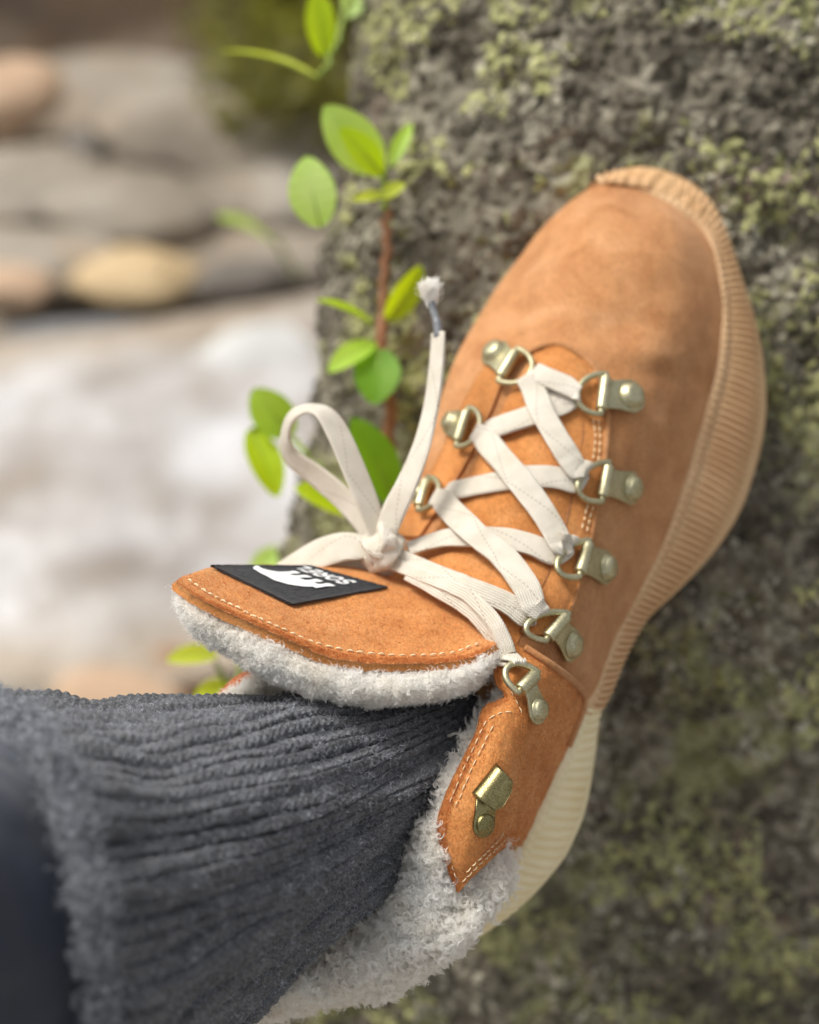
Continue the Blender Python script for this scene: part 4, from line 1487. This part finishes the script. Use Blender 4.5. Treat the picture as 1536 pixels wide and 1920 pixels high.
lace_items = [
    chain([('s', S_UP, [(1000, 694), (1025, 706), (1062, 722)], [6.4, 7.2, 7.0]), ('w', 0),
           ('s', S_UP, [(1070, 752), (1040, 764), (1000, 778), (950, 794), (915, 806)], [4.2, 4.6, 5.0, 5.0, 4.2]), ('w', 6, -1),
           ('s', S_UP, [(905, 818), (928, 846), (968, 892), (1012, 950), (1040, 996), (1052, 1020)], [6.0, 7.5, 8.8, 8.0, 7.0, 6.6]), ('w', 2),
           ('s', S_UP, [(1036, 1040), (1000, 1022), (950, 1010), (890, 1006), (830, 1010), (765, 1028)], [3.6, 5.0, 5.8, 6.0, 6.5, 7.5])],
          [7.0, 7.2, 7.4, 8.0, 8.4, 8.2, 8.0, 7.4, 6.6]),
    chain([('s', S_UP, [(1078, 746), (1055, 742), (1020, 732)], [4.0, 4.4, 4.6]), ('w', 5, -1),
           ('s', S_UP, [(1000, 728), (1016, 770), (1045, 822), (1070, 862), (1080, 878)], [6.0, 7.2, 7.6, 6.8, 6.4]), ('w', 1),
           ('s', S_UP, [(1076, 904), (1040, 894), (980, 894), (910, 908), (845, 920)], [4.0, 5.0, 5.6, 5.2, 4.4]), ('w', 7, -1),
           ('s', S_UP, [(828, 936), (850, 962), (895, 1004), (945, 1044), (984, 1096), (1000, 1134)], [6.0, 7.5, 9.0, 8.6, 7.4, 6.6]), ('w', 3),
           ('s', S_UP, [(984, 1156), (950, 1130), (900, 1108), (850, 1088), (790, 1062), (738, 1040)], [4.6, 6.5, 8.0, 8.5, 8.5, 9.0])],
          [6.8, 7.2, 8.0, 8.4, 8.0, 7.4, 8.2, 8.4, 7.6, 6.4, 5.6]),
    chain([('s', S_UP, [(735, 1056), (790, 1078), (850, 1102), (895, 1132), (928, 1168), (946, 1206), (952, 1228)], [9.5, 9.0, 9.6, 10.5, 11.5, 11.5, 11.0]), ('w', 4),
           ('s', S_UP, [(938, 1238), (926, 1200), (900, 1164), (865, 1134), (820, 1108), (765, 1078)], [9.0, 9.5, 9.5, 9.0, 8.5, 8.5])],
          [4.4, 4.8, 5.4, 5.8, 5.2, 4.6, 4.2]),
]
laces = ribbons('shoelace', lace_items, boot)


def free(pts, nrm, wpx, n=80, th=0.0013):
    """free lace: pts (col,row,mm), nrm viewer-frame normals"""
    p = cr(np.array(pts, float), n)
    C = W(p)
    N = D(nrmz(cr(np.array(nrm, float), n)))
    w = cr(np.array(wpx, float)[:, None], n)[:, 0] * K * p[:, 2] / 1000
    return ribbon(C, N, w, th, RNG.uniform(0, 0.02))



# bow loop standing up, ears and the free end
loop = [free([(712, 1012, 452), (692, 950, 452), (664, 880, 453), (634, 812, 455), (606, 772, 457), (572, 768, 460), (545, 786, 464), (536, 822, 468), (548, 858, 470), (590, 890, 468), (640, 932, 464), (680, 978, 459), (704, 1016, 455)],
             [(0.5, 0.2, 0.8), (0.55, 0.25, 0.8), (0.6, 0.3, 0.75), (0.55, 0.5, 0.7), (0.15, 0.9, 0.4), (-0.4, 0.85, 0.35), (-0.85, 0.3, 0.45), (-0.9, -0.1, 0.5), (-0.55, -0.5, 0.7), (-0.45, -0.45, 0.8), (-0.4, -0.3, 0.9), (-0.4, -0.2, 0.9), (-0.3, -0.1, 0.9)],
             [40, 50, 56, 56, 52, 44, 40, 40, 46, 50, 48, 44, 36], 140)]
ribbons('bow_loop', loop, laces)
ears = [free([(716, 1034, 452), (680, 1026, 451), (640, 1026, 452), (600, 1038, 455), (565, 1056, 459), (525, 1082, 464), (490, 1115, 470)],
             [(0, 0.5, 0.9), (0, 0.5, 0.9), (-0.1, 0.5, 0.9), (-0.2, 0.5, 0.85), (-0.3, 0.5, 0.8), (-0.3, 0.5, 0.8), (-0.3, 0.5, 0.8)], [34, 52, 62, 66, 64, 60, 56]),
        free([(712, 1050, 454), (680, 1050, 456), (640, 1060, 458), (590, 1080, 463), (540, 1110, 470)],
             [(0, 0.2, 1), (0, 0.2, 1), (-0.1, 0.3, 1), (-0.2, 0.3, 0.9), (-0.2, 0.3, 0.9)], [34, 46, 50, 50, 48])]
ribbons('bow_ear', ears, laces)
end = [free([(722, 1006, 451), (738, 960, 450), (762, 910, 450), (786, 850, 452), (803, 790, 455), (814, 730, 458), (820, 670, 461), (822, 624, 463)],
            [(-0.2, 0.1, 1), (-0.35, 0.1, 0.95), (-0.5, 0.1, 0.85), (-0.55, 0.1, 0.85), (-0.6, 0.1, 0.8), (-0.6, 0.1, 0.8), (-0.6, 0, 0.8), (-0.6, 0, 0.8)],
            [40, 48, 46, 40, 36, 34, 33, 30], 90, 0.0016)]
ribbons('lace_end', end, laces)
v, f = tube(W(cr(np.array([(822, 632, 463), (820, 606, 464), (813, 582, 465), (808, 562, 466)], float), 20)), np.array([0.0016] * 8 + [0.0013] * 12), 10)
mesh('aglet', v, f, M_AGLET, laces)
# frayed tip
c = W([808, 562, 466])
up = D((-0.12, 1, 0.1))
rt = c - nrmz(up) * 0.0012 + RNG.normal(size=(900, 3)) * 0.0006
dirs = nrmz(nrmz(up) + RNG.normal(size=(900, 3)) * 0.16)
hair('frayed_tip', strands(rt, dirs, 0.0064, 0.2, 0.12, 7), 0.00016, M_FIBRE, laces)
# knot: short wraps of lace folded over each other
kn = []
for (a, b, c_, w, n0, dd0) in (((690, 1012), (712, 1030), (740, 1020), 40, (0.1, 0.5, 0.9), 446), ((742, 1012), (722, 1040), (696, 1058), 42, (0.2, 0.1, 1), 445),
                               ((700, 1006), (704, 1036), (726, 1066), 38, (-0.2, 0.1, 1), 447), ((688, 1044), (716, 1052), (752, 1046), 34, (0, -0.3, 1), 447),
                               ((722, 992), (730, 1016), (722, 1044), 30, (0.4, 0, 0.9), 444)):
    kn.append(free([(*(np.array(b) + 1.25 * (np.array(a) - np.array(b))), dd0 + 7), ((a[0] + b[0]) / 2, (a[1] + b[1]) / 2, dd0 + 1.2), (*b, dd0), ((c_[0] + b[0]) / 2, (c_[1] + b[1]) / 2, dd0 + 1.2), (*(np.array(b) + 1.25 * (np.array(c_) - np.array(b))), dd0 + 7)],
                   [n0] * 5, [w * 0.8, w, w, w, w * 0.8], 40, 0.0022))
ribbons('knot', kn, laces)

# ------------------------------------------------------------------ the leg: sock and trouser
person = thing('person', 'leg in navy trousers and chunky charcoal knit sock stepping into the tan boot', 'person', W([500, 1600, 440]))
SK = [  # rings from the cuff into the boot: front half, top to bottom
    [(-70, 1326, 352), (20, 1362, 318), (82, 1440, 298), (120, 1560, 287), (146, 1700, 285), (158, 1850, 290), (170, 2010, 304), (190, 2230, 348)],
    [(-20, 1310, 358), (66, 1352, 322), (125, 1440, 301), (165, 1560, 290), (190, 1700, 288), (202, 1850, 293), (214, 2005, 308), (240, 2200, 352)],
    [(75, 1304, 368), (150, 1350, 334), (212, 1440, 314), (252, 1555, 304), (275, 1690, 302), (290, 1830, 307), (300, 1960, 320), (320, 2120, 360)],
    [(190, 1322, 380), (255, 1362, 350), (310, 1445, 332), (345, 1550, 323), (365, 1670, 322), (378, 1790, 328), (390, 1900, 341), (410, 2020, 376)],
    [(300, 1306, 393), (360, 1345, 366), (408, 1430, 350), (440, 1530, 342), (460, 1640, 342), (475, 1745, 348), (490, 1835, 360), (508, 1925, 390)],
    [(400, 1309, 406), (455, 1340, 381), (498, 1420, 367), (530, 1510, 361), (550, 1605, 362), (570, 1695, 368), (588, 1770, 380), (606, 1842, 404)],
    [(490, 1312, 420), (545, 1325, 398), (585, 1400, 386), (618, 1480, 381), (640, 1560, 383), (660, 1635, 389), (680, 1700, 400), (698, 1762, 418)],
    [(575, 1306, 434), (630, 1312, 414), (670, 1380, 403), (702, 1448, 399), (726, 1515, 401), (745, 1575, 407), (762, 1630, 417), (778, 1680, 432)],
    [(660, 1286, 446), (710, 1300, 428), (748, 1358, 418), (780, 1415, 415), (802, 1470, 417), (818, 1515, 422), (832, 1560, 431), (845, 1600, 444)],
    [(740, 1270, 456), (785, 1285, 441), (820, 1332, 432), (848, 1378, 429), (868, 1420, 431), (880, 1455, 436), (890, 1490, 444), (898, 1520, 455)],
    [(820, 1240, 464), (858, 1268, 452), (888, 1300, 446), (910, 1335, 443), (925, 1368, 445), (934, 1395, 449), (940, 1420, 456), (945, 1445, 465)],
]
SK = np.array(SK, float)
SK[3:9, 7, 1] -= np.array([40, 48, 52, 50, 40, 24])
SK[3:9, 6, 1] -= np.array([34, 40, 42, 40, 32, 20])
SK[3:9, 5, 1] -= np.array([14, 18, 20, 20, 16, 10])
SK[3:9, 6:, 0] -= 12
SK[:7, :, 2] += np.array([30, 29, 25, 18, 11, 5, 2])[:, None]
backs = []
for r in SK:                                   # far half of every ring
    b = r[-2:0:-1].copy()
    d_edge = np.interp(np.arange(6), [0, 5], [r[-1, 2], r[0, 2]])
    dep = d_edge - b[:, 2]
    b[:, 2] = d_edge + dep * 0.9
    backs.append(np.concatenate([r, b]))
ring_ = np.array(backs)
MS, NSK = 520, 640
g = cr(ring_, MS)
g = np.swapaxes(cr(np.swapaxes(g, 0, 1), NSK, closed=True), 0, 1)
Psk = W(g)
cen_ = Psk.mean(1, keepdims=True)
nsk = normals(Psk, closed1=True)
if np.mean(np.sum(nsk * (Psk - cen_), -1)) < 0:
    nsk = -nsk
# arc length round each ring (front) drives the ribs, length along drives the stitches
lenx = np.concatenate([np.zeros((1, NSK)), np.cumsum(np.linalg.norm(np.diff(Psk, axis=0), axis=-1), axis=0)]).mean(1)
ph = np.linspace(0, 1, NSK, endpoint=False)[None, :] * np.ones((MS, 1))
wav = 0.011 * fbm(np.stack([ph * 9, lenx[:, None] * 22 + 0 * ph, 0 * ph], -1), 3)
NR = 48
rx = (ph + wav) * NR
tri = np.abs(((rx) % 1.0) - 0.5) * 2              # 1 at rib valley
valley = np.exp(-((1 - tri) / 0.21) ** 2)
depthn = 0.55 + 0.9 * np.clip(fbm(np.stack([np.floor(rx) * 3.7, lenx[:, None] * 30 + 0 * ph, 0 * ph], -1), 2), -0.5, 1)
vst = np.cos(2 * math.pi * (lenx[:, None] / 0.0026 + tri * 0.75) + 1.6 * fbm(np.stack([ph * 60, lenx[:, None] * 260 + 0 * ph, 0 * ph + 11], -1), 2))
folds = fbm(np.stack([ph * 26, lenx[:, None] * 24 + 0 * ph, 0 * ph + 3], -1), 3)
bunch = np.exp(-np.arange(MS) / 34.0)[:, None]
lumpy = fbm(np.stack([ph * 52, lenx[:, None] * 120 + 0 * ph, 0 * ph + 7], -1), 3)
h = -0.0054 * valley * depthn + 0.00032 * vst * (1 - valley) + 0.0026 * folds + 0.0052 * bunch * lumpy + 0.0005 * lumpy
Psk = Psk + nsk * h[..., None]
# the cuff edge curls in
inn = Psk[:1] - nsk[:1] * 0.005 + (Psk[1:2] - Psk[:1]) * 3
sock = grid('sock', np.concatenate([inn, Psk]), M_KNIT, person, c1=True)
front = slice(0, int(NSK * 0.56))
Ps = Psk[:, front]
ns = normals(Ps)
r, nn = scatter(Ps, 30000, ns)
vm = (valley * depthn)[:, front]
from_grid = h[:, front]
# keep the fuzz on the crowns of the ribs
cellv = []
for s0 in range(0, len(r), 2000):
    sub_ = Ps[::6, ::4].reshape(-1, 3)
    dd2 = ((r[s0:s0 + 2000, None] - sub_[None]) ** 2).sum(-1)
    cellv.append(vm[::6, ::4].reshape(-1)[dd2.argmin(1)])
keepf = np.concatenate(cellv) < 0.25
r, nn = r[keepf], nn[keepf]
hair('wool_fuzz', strands(r, nn, 0.0015, 0.45, 1.5, 5, turns=0.8), 0.00006, M_WOOL, sock)
r, nn = scatter(Ps[:60], 7000, ns[:60])
hair('wool_fuzz', strands(r, nn, 0.004, 0.5, 1.2, 6), 0.00009, M_WOOL, sock)
# trouser leg inside the cuff, running out towards the viewer
tr_rows = []
for k, (off_, sh) in enumerate(((70, 0.93), (20, 0.93), (-60, 0.95), (-200, 0.97), (-420, 1.0), (-700, 1.02), (-1100, 1.05), (-1600, 1.08), (-2200, 1.12), (-2210, 0.02))):
    r = ring_[0].copy()
    c = r.mean(0)
    r = c + (r - c) * sh
    r[:, 0] += off_
    r[:, 2] += 3 + max(off_, -700) * 0.12 + min(off_ + 700, 0) * 0.02
    tr_rows.append(r)
tg = cr(np.array(tr_rows), 110)
tg = np.swapaxes(cr(np.swapaxes(tg, 0, 1), 120, closed=True), 0, 1)
Pt_ = W(tg)
nt_ = normals(Pt_, closed1=True)
Pt_ = Pt_ + nt_ * (0.0022 * fbm(Pt_ * 1000 / 30, 3))[..., None]
grid('trouser_leg', Pt_, M_TROUSER, person, c1=True)
